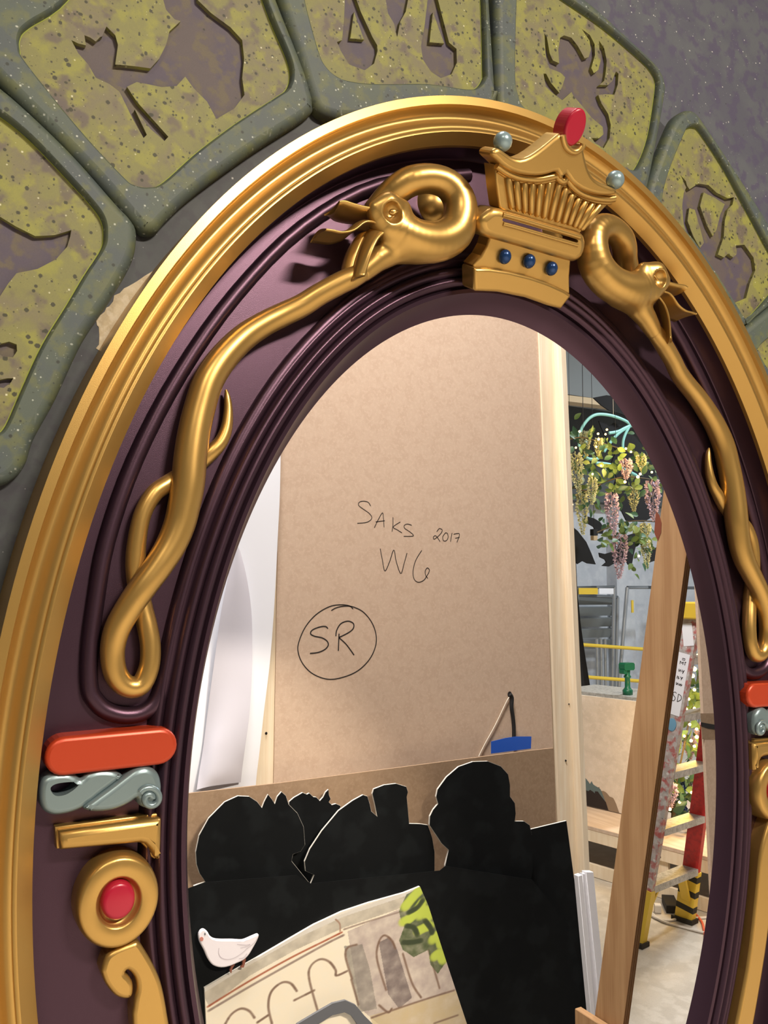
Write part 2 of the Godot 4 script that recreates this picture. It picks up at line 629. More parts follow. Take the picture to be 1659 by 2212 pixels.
func oval_loop(A: float, B: float, n := 96) -> PackedVector2Array:
	var r := PackedVector2Array()
	for i in n:
		var p := oval_point(A, B, TAU * i / n, 0.0)
		r.append(Vector2(p.x, p.y))
	return r

const TILE_H := 0.022      # thickness of a tile, metres
const FIELD_H := 0.011

func zodiac_tile(parent: Node3D, label: String, outer: PackedVector2Array, field: PackedVector2Array, figures: Array, islands := []):
	# rim with a rounded edge, a lower field with the figure cut out of it, and the figure's floor
	if area2(outer) < 0: outer.reverse()
	if area2(field) < 0: field.reverse()
	var st := begin()
	var rows := []
	var ring := func(q: PackedVector2Array, z: float):
		var r := []
		for v in q: r.append(Vector3(v.x, v.y, z))
		return r
	var bev := 0.013
	rows.append(ring.call(outer, 0.0))
	for k in 6:
		var a := PI * 0.5 * k / 5.0
		rows.append(ring.call(inset(outer, bev * (1.0 - cos(a))), TILE_H - bev + bev * sin(a)))
	grid_into(st, rows, false, true, true)
	cap_into(st, inset(outer, bev), TILE_H, true, Transform3D.IDENTITY, [inset(field, -0.004)])
	var rim := []
	for k in 4:
		var a := PI * 0.5 * k / 3.0
		rim.append(ring.call(inset(field, -0.004 * (1.0 - sin(a))), FIELD_H + (TILE_H - FIELD_H) * cos(a)))
	grid_into(st, rim, false, true, true)
	var tile := put("zodiac_tile", done(st), M.tile_rim, parent)
	tile.set_meta("label", label)
	var fl := put("figure_recess", slab(inset(field, 0.001), 0.0005, 0.004), M.figure, tile)
	fl.set_meta("label", "purple grey sunken figure")
	st = begin()
	var flat_holes := []
	for f in figures:
		var g: PackedVector2Array = f
		flat_holes.append(g)
	slab_into(st, field, 0.004, FIELD_H, 0.0, flat_holes)
	put("tile_field", done(st), M.tile_field, tile)
	var line := field.duplicate()
	line.append(field[0])
	st = begin()
	ribbon_into(st, line, 0.0022, FIELD_H + 0.0004)
	put("edge_line", done(st), M.edge_line, tile)
	for f in islands:
		put("tile_field", slab(f, 0.004, FIELD_H, 0.001), M.tile_field, tile)

func build_backdrop():
	var t := thing("zodiac_backdrop", "dark speckled scenic panel with olive stone zodiac tiles around the gold frame", "backdrop")
	var hole := oval_loop(1.46, 2.12, 120)
	var outer := PackedVector2Array([Vector2(-1.9, 0.02), Vector2(1.9, 0.02), Vector2(1.9, 3.5), Vector2(-1.9, 3.5)])
	put("panel_board", slab(outer, -0.018, 0.0, 0.0, [hole]), M.panel, t)
	put("slate_shade_layer", slab(oval_loop(1.93, 2.62, 96), 0.0, 0.0012, 0.0, [oval_loop(1.46, 2.12, 120)]), M.panel_slate_shade, t).set_meta("label", "dark slate area inside the ring of tiles, part darker paint and part shade put into the colour")  # thin added layer: slate paint plus painted-in shade between tiles and frame
	var H := TILE_H
	var F := FIELD_H
	# tile with the bird-tailed figure
	var s := 2.37
	var out := smooth_loop(flat([[603, 0], [658, 139], [676, 196], [680, 222], [668, 248], [549, 325], [422, 418], [362, 474], [342, 496], [318, 500], [295, 484], [211, 388], [105, 278], [0, 173], [-130, 30], [-140, -40], [-60, -160], [240, -330], [420, -360], [560, -110]], H), 5)
	var field := smooth_loop(flat([[148, 0], [62, 62], [43, 84], [42, 112], [58, 145], [169, 283], [262, 384], [288, 404], [318, 408], [350, 397], [422, 333], [506, 270], [592, 214], [616, 196], [625, 168], [618, 130], [586, 55], [565, 0], [520, -120], [380, -230], [250, -160]], F), 5)
	var fig := flat([[365, 205], [400, 222], [440, 232], [432, 180], [462, 192], [490, 212], [512, 190], [524, 186], [545, 135], [590, 180], [604, 230], [590, 330], [640, 334], [700, 340], [770, 350], [815, 300], [850, 230], [868, 160], [925, 108], [895, 100], [850, 50], [830, -20], [850, -110], [1000, -110], [1012, 0], [1080, 66], [1180, 140], [1240, 205], [1250, 300], [1240, 400], [1252, 485], [1200, 555], [1108, 610], [1060, 520], [990, 450], [948, 392], [905, 440], [830, 446], [700, 420], [650, 444], [700, 520], [862, 700], [842, 722], [770, 660], [700, 570], [690, 560], [752, 690], [735, 706], [680, 610], [612, 470], [560, 430], [490, 398], [452, 330], [400, 272]], F, s, s)
	zodiac_tile(t, "olive zodiac tile with a crowned tail figure", out, field, [fig])
	# the scales
	out = smooth_loop(flat([[606, 0], [644, 114], [672, 205], [690, 238], [720, 252], [760, 256], [850, 252], [960, 256], [1040, 262], [1066, 250], [1076, 225], [1075, 200], [1062, 0], [1056, -120], [1040, -160], [980, -180], [660, -170], [590, -140], [580, -100]], H), 5)
	field = smooth_loop(flat([[653, 0], [682, 110], [698, 148], [725, 172], [760, 182], [813, 186], [919, 186], [1000, 197], [1026, 192], [1040, 172], [1041, 150], [1037, 0], [1030, -110], [1000, -130], [680, -120], [640, -90]], F), 5)
	var pan1 := flat([[440, -40], [434, 100], [424, 205], [398, 215], [418, 262], [460, 330], [540, 360], [588, 325], [606, 260], [604, 232], [580, 190], [520, 60], [484, -40]], F, s, s, 560)
	var tri1 := flat([[486, 60], [466, 196], [538, 202]], F, s, s, 560)
	var pan2 := flat([[866, -40], [848, 120], [828, 235], [838, 305], [880, 368], [930, 400], [985, 380], [1012, 320], [1010, 250], [972, 218], [936, 80], [905, -40]], F, s, s, 560)
	var tri2 := flat([[890, 62], [872, 216], [948, 222]], F, s, s, 560)
	var mid := flat([[640, -40], [660, 70], [690, 120], [706, 192], [722, 110], [750, 60], [770, -40]], F, s, s, 560)
	zodiac_tile(t, "olive zodiac tile with a pair of hanging scales", out, field, [pan1, pan2, mid], [tri1, tri2])
	# horned figure
	s = 2.517
	out = smooth_loop(flat([[1072, 0], [1075, 200], [1080, 240], [1110, 280], [1200, 330], [1330, 420], [1376, 440], [1400, 414], [1421, 318], [1441, 207], [1442, 180], [1432, 152], [1410, 124], [1350, 68], [1274, 0], [1150, -90], [1100, -100], [1074, -70]], H), 5)
	field = smooth_loop(flat([[1111, 0], [1107, 159], [1113, 210], [1130, 240], [1200, 280], [1320, 350], [1355, 370], [1373, 360], [1397, 298], [1413, 199], [1412, 172], [1400, 150], [1377, 127], [1298, 60], [1211, 0], [1150, -40], [1118, -30]], F), 5)
	fig = flat([[443, 180], [456, 200], [472, 290], [488, 328], [524, 344], [518, 270], [528, 205], [550, 192], [590, 205], [625, 250], [662, 318], [684, 310], [696, 270], [688, 220], [646, 158], [690, 190], [716, 240], [718, 300], [698, 370], [712, 398], [736, 380], [748, 330], [742, 270], [740, 220], [768, 262], [782, 330], [776, 400], [768, 440], [742, 462], [790, 462], [812, 440], [832, 388], [846, 400], [842, 460], [824, 515], [770, 512], [736, 516], [752, 560], [790, 620], [804, 680], [798, 750], [766, 806], [720, 780], [700, 750], [740, 752], [764, 730], [760, 690], [700, 640], [660, 590], [600, 520], [590, 500], [540, 545], [520, 530], [480, 500], [450, 470], [438, 400], [452, 400], [478, 450], [524, 505], [540, 470], [556, 420], [530, 395], [470, 370], [450, 300]], F, s, s, 1000)
	zodiac_tile(t, "olive zodiac tile with a horned head partly behind the red gem", out, field, [fig])
	# archer
	out = smooth_loop(flat([[1401, 413], [1428, 330], [1455, 264], [1472, 242], [1492, 234], [1512, 246], [1556, 310], [1612, 397], [1659, 473], [1710, 570], [1712, 610], [1690, 640], [1612, 704], [1590, 705], [1560, 660], [1470, 520], [1410, 450]], H), 5)
	field = smooth_loop(flat([[1423, 437], [1437, 377], [1470, 296], [1480, 280], [1496, 276], [1510, 288], [1556, 358], [1600, 438], [1644, 520], [1680, 590], [1676, 615], [1612, 690], [1600, 688], [1570, 640], [1490, 520], [1430, 460]], F), 5)
	var bow := flat([[1184, 952], [1212, 985], [1218, 1008], [1232, 1030], [1280, 998], [1335, 1006], [1380, 1048], [1440, 1078], [1474, 1072], [1466, 1112], [1440, 1140], [1424, 1200], [1418, 1290], [1400, 1340], [1386, 1384], [1420, 1400], [1440, 1380], [1470, 1400], [1490, 1380], [1484, 1334], [1530, 1330], [1580, 1400], [1590, 1470], [1560, 1540], [1540, 1620], [1470, 1650], [1420, 1600], [1380, 1500], [1340, 1430], [1290, 1410], [1240, 1330], [1200, 1220], [1192, 1120], [1200, 1050], [1214, 1020]], F, s, s, 1000)
	var gap := flat([[1310, 1045], [1370, 1075], [1425, 1110], [1400, 1170], [1380, 1250], [1360, 1285], [1330, 1230], [1290, 1120]], F, s, s, 1000)
	var gap2 := flat([[1232, 1130], [1262, 1140], [1288, 1230], [1312, 1320], [1290, 1350], [1250, 1280], [1222, 1200]], F, s, s, 1000)
	zodiac_tile(t, "olive zodiac tile with a drawn bow figure", out, field, [bow], [gap, gap2])
	# right lower tile, mostly hidden
	out = smooth_loop(flat([[1590, 730], [1620, 700], [1700, 640], [1740, 640], [1800, 760], [1880, 960], [1870, 1000], [1760, 1040], [1720, 1020], [1660, 860], [1600, 760]], H), 4)
	field = smooth_loop(flat([[1630, 756], [1650, 735], [1710, 690], [1730, 695], [1780, 800], [1836, 950], [1826, 970], [1750, 996], [1730, 985], [1690, 870], [1634, 770]], F), 4)
	zodiac_tile(t, "olive zodiac tile beside the serpent with the red tongue bill", out, field, [])
	# left tile with the fish
	out = smooth_loop(flat([[0, 181], [143, 312], [253, 435], [284, 468], [298, 500], [289, 560], [241, 645], [181, 735], [121, 862], [75, 946], [57, 1000], [33, 1031], [0, 1047], [-60, 1050], [-210, 1000], [-240, 950], [-250, 420], [-220, 300], [-120, 180], [-60, 160]], H), 5)
	field = smooth_loop(flat([[0, 253], [63, 304], [148, 392], [200, 450], [219, 480], [223, 510], [217, 540], [181, 596], [145, 657], [90, 747], [45, 844], [12, 919], [-10, 940], [-40, 946], [-150, 910], [-180, 870], [-190, 440], [-160, 330], [-90, 240], [-50, 226]], F), 5)
	fig = flat([[-90, 420], [0, 468], [34, 489], [76, 510], [118, 508], [154, 497], [152, 510], [145, 533], [121, 560], [81, 581], [36, 590], [18, 612], [0, 640], [-60, 690], [-120, 620]], F)
	var eye1 := flat([[2, 742], [20, 738], [36, 744], [37, 758], [28, 772], [6, 770], [-10, 760]], F)
	var eye2 := flat([[0, 820], [16, 817], [29, 817], [22, 828], [8, 838], [-6, 836]], F)
	zodiac_tile(t, "olive zodiac tile with a fish figure at the left", out, field, [fig, eye1, eye2])
	# bare primer showing where paint has come off
	var bare := PackedVector2Array()
	for q in flat([[340, 580], [322, 590], [310, 598], [300, 606], [285, 612], [278, 620], [268, 624], [258, 636], [246, 642], [243, 652], [236, 662], [228, 664], [222, 676], [210, 690], [206, 700], [214, 708], [217, 722], [214, 732], [211, 742], [208, 752], [216, 758], [250, 730], [300, 660], [330, 620]], 0.0):
		bare.append(q + Vector2(rng.randf_range(-0.002, 0.002), rng.randf_range(-0.002, 0.002)))
	put("bare_patch", slab(bare, 0.0012, 0.0018), M.bare, t).set_meta("label", "bare cream patch with ragged edge")

# ------------------------------------------------------------------ the oval frame
func sweep_oval(profile: Array, n := 260) -> ArrayMesh:
	# profile of [A, B, h, sharp]; a sharp point starts a new smooth band
	var st := begin()
	var band := []
	var bands := []
	for p in profile:
		band.append(p)
		if p.size() > 3:
			bands.append(band)
			band = [p]
	if band.size() > 1: bands.append(band)
	for bd in bands:
		var rows := []
		for i in n:
			var row := []
			for p in bd: row.append(oval_point(p[0], p[1], TAU * i / n, p[2]))
			rows.append(row)
		var tmp := begin()
		grid_into(tmp, rows, true, false, true)
		st.append_from(done(tmp), 0, Transform3D.IDENTITY)
	return st.commit()

func between(a: Array, b: Array, t: float, dh := 0.0) -> Array:
	return [lerpf(a[0], b[0], t), lerpf(a[1], b[1], t), lerpf(a[2], b[2], t) + dh]

func bead_point(deg: float, k: float) -> Vector4:   # on the oval k of the way from the lip to the gold, in the direction deg
	var A := lerpf(1.02, 1.387, k)
	var B := lerpf(1.609, 2.059, k)
	var lo := PI / 2
	var hi := PI
	for i in 30:
		var m := (lo + hi) * 0.5
		var q := oval_point(A, B, m, 0.0)
		if rad_to_deg(atan2((q.y - LIFT) / UNIT - OVAL_Y, q.x / UNIT)) < deg: lo = m
		else: hi = m
	var p := oval_point(A, B, lo, 0.0)
	return Vector4(p.x, p.y, 0.003, 0.011)

func build_frame():
	var t := thing("oval_frame", "large gold and aubergine oval mirror frame with serpents and crown", "frame")
	var contact := [1.529, 2.194, 0.0]
	var rim := [1.518, 2.192, 0.130, 1]
	var band := [1.496, 2.165, 0.1315, 1]
	var step := [1.423, 2.085, 0.121]
	var inner := [1.387, 2.059, 0.085, 1]
	var prof := [contact, rim, band, between(band, step, 0.05, -0.012) + [1]]
	for q in [[.10, -.019], [.17, -.026], [.25, -.030], [.33, -.031], [.42, -.028], [.52, -.022], [.62, -.0145], [.72, -.0085], [.80, -.0055]]:
		prof.append(between(band, step, q[0], q[1]))
	prof.append(between(band, step, 0.86, -0.0065) + [1])
	prof.append(between(band, step, 0.89, -0.001))
	prof.append(between(band, step, 1.0, 0.0) + [1])
	prof.append(inner)
	prof.append([1.387, 2.059, 0.070])
	put("gold_moulding", sweep_oval(prof), M.gold, t)
	# aubergine wall under the moulding, face, and the stepped moulding round the opening
	var lip := [1.02, 1.609, 0.016]
	var open := [0.999, 1.553, -0.037]
	var start := [1.135, 1.733, 0.0]
	var pr := [[1.388, 2.060, 0.072], [1.384, 2.055, 0.003], [1.380, 2.050, 0.0, 1], start + [1]]
	put("face_plate", sweep_oval(pr), M.purple, t)
	var steps := [start]
	var rolls := [[0.0, 0.30, 0.018, 0.000, 0.020], [0.30, 0.56, 0.016, 0.020, 0.026], [0.56, 0.80, 0.013, 0.024, 0.026]]
	for r in rolls:
		var e1 := between(start, lip, r[0])
		e1[2] = r[3]
		for k in range(0, 9):
			var q := float(k) / 8.0
			var e := between(start, lip, lerpf(r[0], r[1], q))
			e[2] = lerpf(r[3], r[4], q) + r[2] * sin(PI * q)
			if k == 8: e.append(1)
			if k > 0 or steps.size() > 1: steps.append(e)
		var g := between(start, lip, r[1] + 0.025)
		g[2] = r[4] - 0.012
		g.append(1)
		steps.append(g)
	steps.append([lip[0] + 0.012, lip[1] + 0.012, 0.026, 1])
	steps.append([lip[0], lip[1], 0.024, 1])
	for k in 5:
		var q := (k + 1) / 5.0
		steps.append([lerpf(lip[0], open[0], q), lerpf(lip[1], open[1], q), lerpf(0.022, open[2], q) - 0.006 * sin(PI * q)])
	steps[-1].append(1)
	steps.append([1.06, 1.63, -0.040, 1])
	steps.append([1.44, 2.10, -0.040])
	put("inner_moulding", sweep_oval(steps), M.purple, t)
	# raised bead bordering the serpents' field
	var bd := []
	var ks := [[94, .87], [104, .87], [113, .86], [122, .84], [131, .84], [140, .85], [148, .84], [154, .80], [158.5, .77]]
	for q in ks: bd.append(bead_point(q[0], q[1]))
	for p in [[194, 1484], [207, 1514], [232, 1536], [272, 1546], [313, 1538], [343, 1508]]:
		var w := fr(p[0], p[1], 0.012)
		bd.append(Vector4(w.x, w.y, 0.003, 0.011))
	for q in [[157, .24], [150, .245], [140, .25], [130, .255], [120, .255], [110, .255], [102, .255], [95, .255]]: bd.append(bead_point(q[0], q[1]))
	var bm := tube(smooth_path(bd, 4), 12)
	put("bead_moulding", bm, M.purple, t)
	put("bead_moulding", mirrored(bm), M.purple, t)
	build_serpents(t)
	build_crown(t)
	build_side_ornaments(t)

# ------------------------------------------------------------------ serpents
func cap_d(p: Vector3, a: Vector4, b: Vector4) -> float:
	var pa := p - Vector3(a.x, a.y, a.z)
	var ba := Vector3(b.x - a.x, b.y - a.y, b.z - a.z)
	var h := clampf(pa.dot(ba) / maxf(ba.length_squared(), 1e-9), 0.0, 1.0)
	return (pa - ba * h).length() - lerpf(a.w, b.w, h)

func smin(a: float, b: float, k: float) -> float:
	var h := maxf(k - absf(a - b), 0.0) / k
	return minf(a, b) - h * h * k * 0.25

var sd_chains := []      # [array of Vector4, blend]
var sd_cuts := []        # Vector4 spheres cut away
var sd_adds := []        # small capsules blended in: [a, b, k]

func sdf(p: Vector3) -> float:
	var d := 1.0
	for ch in sd_chains:
		var c := 1.0
		var pts: Array = ch[0]
		for i in pts.size() - 1:
			c = minf(c, cap_d(p, pts[i], pts[i + 1]))
		d = smin(d, c, ch[1])
	for a in sd_adds: d = smin(d, cap_d(p, a[0], a[1]), a[2])
	for s in sd_cuts: d = -smin(-d, (p - Vector3(s.x, s.y, s.z)).length() - s.w, 0.002)
	return d

func nets(lo: Vector3, hi: Vector3, cell: float) -> ArrayMesh:
	var n := Vector3i(((hi - lo) / cell).ceil()) + Vector3i.ONE
	var val := PackedFloat32Array()
	val.resize(n.x * n.y * n.z)
	val.fill(1.0)
	var B := 4
	for bz in range(0, n.z, B):
		for by in range(0, n.y, B):
			for bx in range(0, n.x, B):
				var mid := lo + Vector3(bx + 1.5, by + 1.5, bz + 1.5) * cell
				var dm := sdf(mid)
				if absf(dm) > cell * B * 1.1:
					if dm < 0:
						for z in range(bz, mini(bz + B, n.z)):
							for y in range(by, mini(by + B, n.y)):
								for x in range(bx, mini(bx + B, n.x)): val[(z * n.y + y) * n.x + x] = dm
					continue
				for z in range(bz, mini(bz + B, n.z)):
					for y in range(by, mini(by + B, n.y)):
						for x in range(bx, mini(bx + B, n.x)):
							val[(z * n.y + y) * n.x + x] = sdf(lo + Vector3(x, y, z) * cell)
	var ids := {}
	var verts := PackedVector3Array()
	for z in n.z - 1:
		for y in n.y - 1:
			for x in n.x - 1:
				var base := (z * n.y + y) * n.x + x
				var v := [val[base], val[base + 1], val[base + n.x], val[base + n.x + 1], val[base + n.x * n.y], val[base + n.x * n.y + 1], val[base + n.x * n.y + n.x], val[base + n.x * n.y + n.x + 1]]
				var mask := 0
				for i in 8:
					if v[i] < 0: mask |= 1 << i
				if mask == 0 or mask == 255: continue
				var sum := Vector3.ZERO
				var cnt := 0
				for e in [[0, 1], [2, 3], [4, 5], [6, 7], [0, 2], [1, 3], [4, 6], [5, 7], [0, 4], [1, 5], [2, 6], [3, 7]]:
					var a: float = v[e[0]]
					var b: float = v[e[1]]
					if (a < 0) != (b < 0):
						var tt := a / (a - b)
						var pa := Vector3(e[0] & 1, (e[0] >> 1) & 1, e[0] >> 2)
						var pb := Vector3(e[1] & 1, (e[1] >> 1) & 1, e[1] >> 2)
						sum += pa.lerp(pb, tt)
						cnt += 1
				ids[base] = verts.size()
				verts.append(lo + (Vector3(x, y, z) + sum / cnt) * cell)
	var idx := PackedInt32Array()
	var strides := [1, n.x, n.x * n.y]
	for key in ids:
		var x: int = key % n.x
		var y: int = (key / n.x) % n.y
		var z: int = key / (n.x * n.y)
		var co := [x, y, z]
		for ax in 3:
			var u := (ax + 1) % 3
			var w := (ax + 2) % 3
			if co[u] == 0 or co[w] == 0: continue
			var a := val[key]
			var b := val[key + strides[ax]]
			if (a < 0) == (b < 0): continue
			var k1: int = key - strides[u]
			var k2: int = key - strides[w]
			var k3: int = key - strides[u] - strides[w]
			if not (ids.has(k1) and ids.has(k2) and ids.has(k3)): continue
			var q := [ids[key], ids[k1], ids[k3], ids[k2]]
			if a < 0: q = [ids[key], ids[k2], ids[k3], ids[k1]]
			for i in [0, 1, 2, 0, 2, 3]: idx.append(q[i])
	# smooth normals from the field
	var nrm := PackedVector3Array()
	nrm.resize(verts.size())
	var e := cell * 0.7
	for i in verts.size():
		var p := verts[i]
		nrm[i] = Vector3(sdf(p + Vector3(e, 0, 0)) - sdf(p - Vector3(e, 0, 0)), sdf(p + Vector3(0, e, 0)) - sdf(p - Vector3(0, e, 0)), sdf(p + Vector3(0, 0, e)) - sdf(p - Vector3(0, 0, e))).normalized()
	var ar := []
	ar.resize(Mesh.ARRAY_MAX)
	ar[Mesh.ARRAY_VERTEX] = verts
	ar[Mesh.ARRAY_NORMAL] = nrm
	ar[Mesh.ARRAY_INDEX] = idx
	var m := ArrayMesh.new()
	m.add_surface_from_arrays(Mesh.PRIMITIVE_TRIANGLES, ar)
	return m

func pt4(x: float, y: float, h: float, rpx: float) -> Vector4:
	var w := fr(x, y, h)
	return Vector4(w.x, w.y, w.z, rad_at(w, rpx))

# a curved plate between two traced edges
func plate(e1: Array, e2: Array, thick: float, bulge := 0.0) -> ArrayMesh:
	var a := []
	var b := []
	for p in e1: a.append(p if p is Vector4 else pt4(p[0], p[1], p[2], 1))
	for p in e2: b.append(p if p is Vector4 else pt4(p[0], p[1], p[2], 1))
	a = smooth_path(a, 6)
	b = smooth_path(b, 6)
	var front := []
	var back := []
	var m := 7
	for i in a.size():
		var pa := Vector3(a[i].x, a[i].y, a[i].z)
		var pb := Vector3(b[i].x, b[i].y, b[i].z)
		var pn := Vector3(a[min(i + 1, a.size() - 1)].x, a[min(i + 1, a.size() - 1)].y, a[min(i + 1, a.size() - 1)].z)
		var pp := Vector3(a[max(i - 1, 0)].x, a[max(i - 1, 0)].y, a[max(i - 1, 0)].z)
		var nn := (pb - pa).cross(pn - pp).normalized()
		if nn.z < 0: nn = -nn
		var r1 := []
		var r2 := []
		for k in m:
			var q := float(k) / (m - 1)
			var c := pa.lerp(pb, q) - nn * bulge * sin(PI * q)
			var th := thick * (0.35 + 0.65 * sin(PI * clampf(q, 0.0, 1.0)))
			r1.append(c + nn * th * 0.5)
			r2.append(c - nn * th * 0.5)
		r2.reverse()
		front.append(r1 + r2)
	var st := begin()
	grid_into(st, front, false, true, true)
	for e in [0, front.size() - 1]:
		var row = front[e]
		var c := Vector3.ZERO
		for v in row: c += v / row.size()
		for k in row.size():
			st.add_vertex(c); st.add_vertex(row[k]); st.add_vertex(row[(k + 1) % row.size()])
	return done(st)

func sunk(edge: Array, heights: Array) -> Array:   # the same curve nearer to the frame's face, as traced points
	var r := []
	for i in edge.size():
		var w := fr(edge[i][0], edge[i][1], edge[i][2])
		w.z = heights[i] * UNIT
		r.append(Vector4(w.x, w.y, w.z, 0))
	return r

func build_serpents(parent: Node3D):
	# body from the collar down, the crossing loop, and the hooked tail
	var body := []
	for p in [[800, 575, .11, 20], [765, 597, .105, 23], [736, 611, .095, 24], [690, 636, .078, 24], [652, 660, .062, 25], [610, 680, .050, 26], [570, 700, .044, 27], [525, 730, .039, 29], [482, 774, .040, 31], [450, 824, .041, 33], [431, 882, .042, 34], [419, 935, .044, 35], [411, 991, .046, 36], [406, 1045, .048, 36], [398, 1090, .048, 35], [388, 1132, .048, 34], [370, 1176, .050, 33], [342, 1222, .054, 31], [307, 1270, .054, 30], [275, 1318, .048, 29], [252, 1362, .040, 28], [243, 1409, .034, 26], [250, 1455, .031, 25], [274, 1482, .030, 24], [304, 1479, .030, 23], [322, 1441, .030, 22], [325, 1398, .028, 22], [319, 1358, .024, 22], [309, 1318, .018, 22], [299, 1275, .014, 22], [293, 1217, .020, 22], [297, 1160, .027, 20], [309, 1108, .030, 19], [333, 1066, .029, 19], [362, 1045, .024, 19], [400, 1022, .012, 19], [432, 998, .016, 18], [456, 977, .022, 17], [477, 955, .024, 15], [489, 925, .023, 13], [493, 888, .021, 10], [491, 858, .020, 7], [488, 842, .020, 2.5]]:
		body.append(pt4(p[0], p[1], p[2], p[3]))
	var st := begin()
	tube_into(st, smooth_path(body, 5), 20)
	var bm := done(st)
	# neck loop and head as one blended volume
	var loop := []
	for p in [[815, 455, .06, 30], [838, 428, .075, 31], [860, 408, .095, 32], [889, 391, .115, 32], [929, 386, .13, 31], [966, 398, .14, 32], [990, 428, .142, 35], [995, 466, .142, 38], [981, 503, .14, 41], [947, 522, .138, 43], [907, 522, .138, 45], [872, 508, .138, 44], [846, 487, .14, 38], [826, 472, .147, 29], [812, 464, .155, 17]]:
		loop.append(pt4(p[0], p[1], p[2], p[3]))
	var under := []
	for p in [[890, 528, .115, 36], [850, 538, .115, 33], [815, 560, .112, 27], [785, 586, .108, 22]]:
		under.append(pt4(p[0], p[1], p[2], p[3]))
	sd_chains = [[smooth_path(loop, 3), 0.008], [under, 0.014], [[pt4(930, 452, -.030, 50), pt4(944, 446, -.030, 50)], 0.03]]
	sd_adds = [
		[pt4(870, 446, .162, 13), pt4(838, 437, .168, 14), .024], [pt4(838, 437, .168, 14), pt4(808, 447, .166, 7), .020],
		[pt4(826, 488, .150, 15), pt4(834, 500, .158, 9), .022]]
	sd_cuts = [pt4(851, 457, .196, 23), pt4(740, 520, .185, 87)]
	var lo := Vector3(INF, INF, INF)
	var hi := -lo
	for ch in sd_chains:
		for q in ch[0]:
			var v := Vector3(q.x, q.y, q.z)
			lo = lo.min(v - Vector3.ONE * (q.w + 0.012))
			hi = hi.max(v + Vector3.ONE * (q.w + 0.012))
	lo = lo.min(fr(755, 520, 0.0))
	lo.z = maxf(lo.z, -0.004)
	var hm := nets(lo, hi, 0.0026)
	var all := joined([bm, hm])
	var ua := [[826, 452, .165], [806, 449, .170], [788, 446, .170], [765, 440, .170], [746, 434, .170], [733, 435, .170]]
	var la := [[822, 484, .165], [803, 478, .170], [788, 480, .170], [766, 496, .170], [742, 501, .170], [720, 497, .170], [704, 495, .170]]
	var upper := plate(ua, sunk(ua, [.06, .05, .045, .045, .06, .072]), 0.006, 0.004)
	var lower := plate(la, sunk(la, [.10, .10, .095, .085, .075, .07, .068]), 0.006, -0.004)
	var flap := plate([[838, 498, .165], [818, 514, .172], [803, 546, .172], [788, 596, .160]], [[792, 500, .125], [778, 532, .118], [767, 566, .118], [757, 611, .122]], 0.006, -0.003)
	var flap2 := plate([[792, 500, .126], [778, 532, .119], [767, 566, .119], [757, 611, .123]], [[762, 522, .085], [747, 548, .080], [738, 580, .085], [738, 604, .090]], 0.006, -0.002)
	var eye := ball(fr(851, 458, .170), Vector3(0.0075, 0.0050, 0.004), Basis.from_euler(Vector3(0, 0, 0.15)))
	var lid := tube([pt4(842, 460, .178, 1.2), pt4(848, 462, .181, 2.2), pt4(857, 458, .181, 2.0), pt4(861, 456, .178, 1.0)], 8)
	for side in 2:
		var f := func(m): return m if side == 0 else mirrored(m)
		var s := put("serpent", f.call(all), M.gold, parent)
		put("upper_bill", f.call(upper), M.gold, s)
		put("lower_bill", f.call(lower), M.gold, s)
		put("collar_fold", f.call(flap), M.gold, s)
		put("collar_fold", f.call(flap2), M.gold, s)
		put("eye", f.call(eye), M.gold, s)
		put("eyelid", f.call(lid), M.gold, s)

# ------------------------------------------------------------------ crown
var crown_xf := Transform3D()
func crown_local(x: float, y: float, c: float) -> Vector2:   # traced point on the crown's leaning plane, c metres before it
	var o := crown_xf.origin + crown_xf.basis.z * c
	var d := ray(x, y)
	var tt := (o - EYE).dot(crown_xf.basis.z) / d.dot(crown_xf.basis.z)
	var l := crown_xf.affine_inverse() * (EYE + d * tt)
	return Vector2(l.x, l.y)

func crown_flat(list: Array, c: float) -> PackedVector2Array:
	var r := PackedVector2Array()
	for p in list: r.append(crown_local(980 + p[0] / 4.1475, 220 + p[1] / 4.1475, c))
	return r

func crown_tube(list: Array, c: float, rc: float, squash := 1.0) -> ArrayMesh:
	var path := []
	for p in crown_flat(list, c):
		var w := crown_xf * Vector3(p.x, p.y, c)
		path.append(Vector4(w.x, w.y, w.z, rc))
	return tube(smooth_path(path, 4), 12, squash)

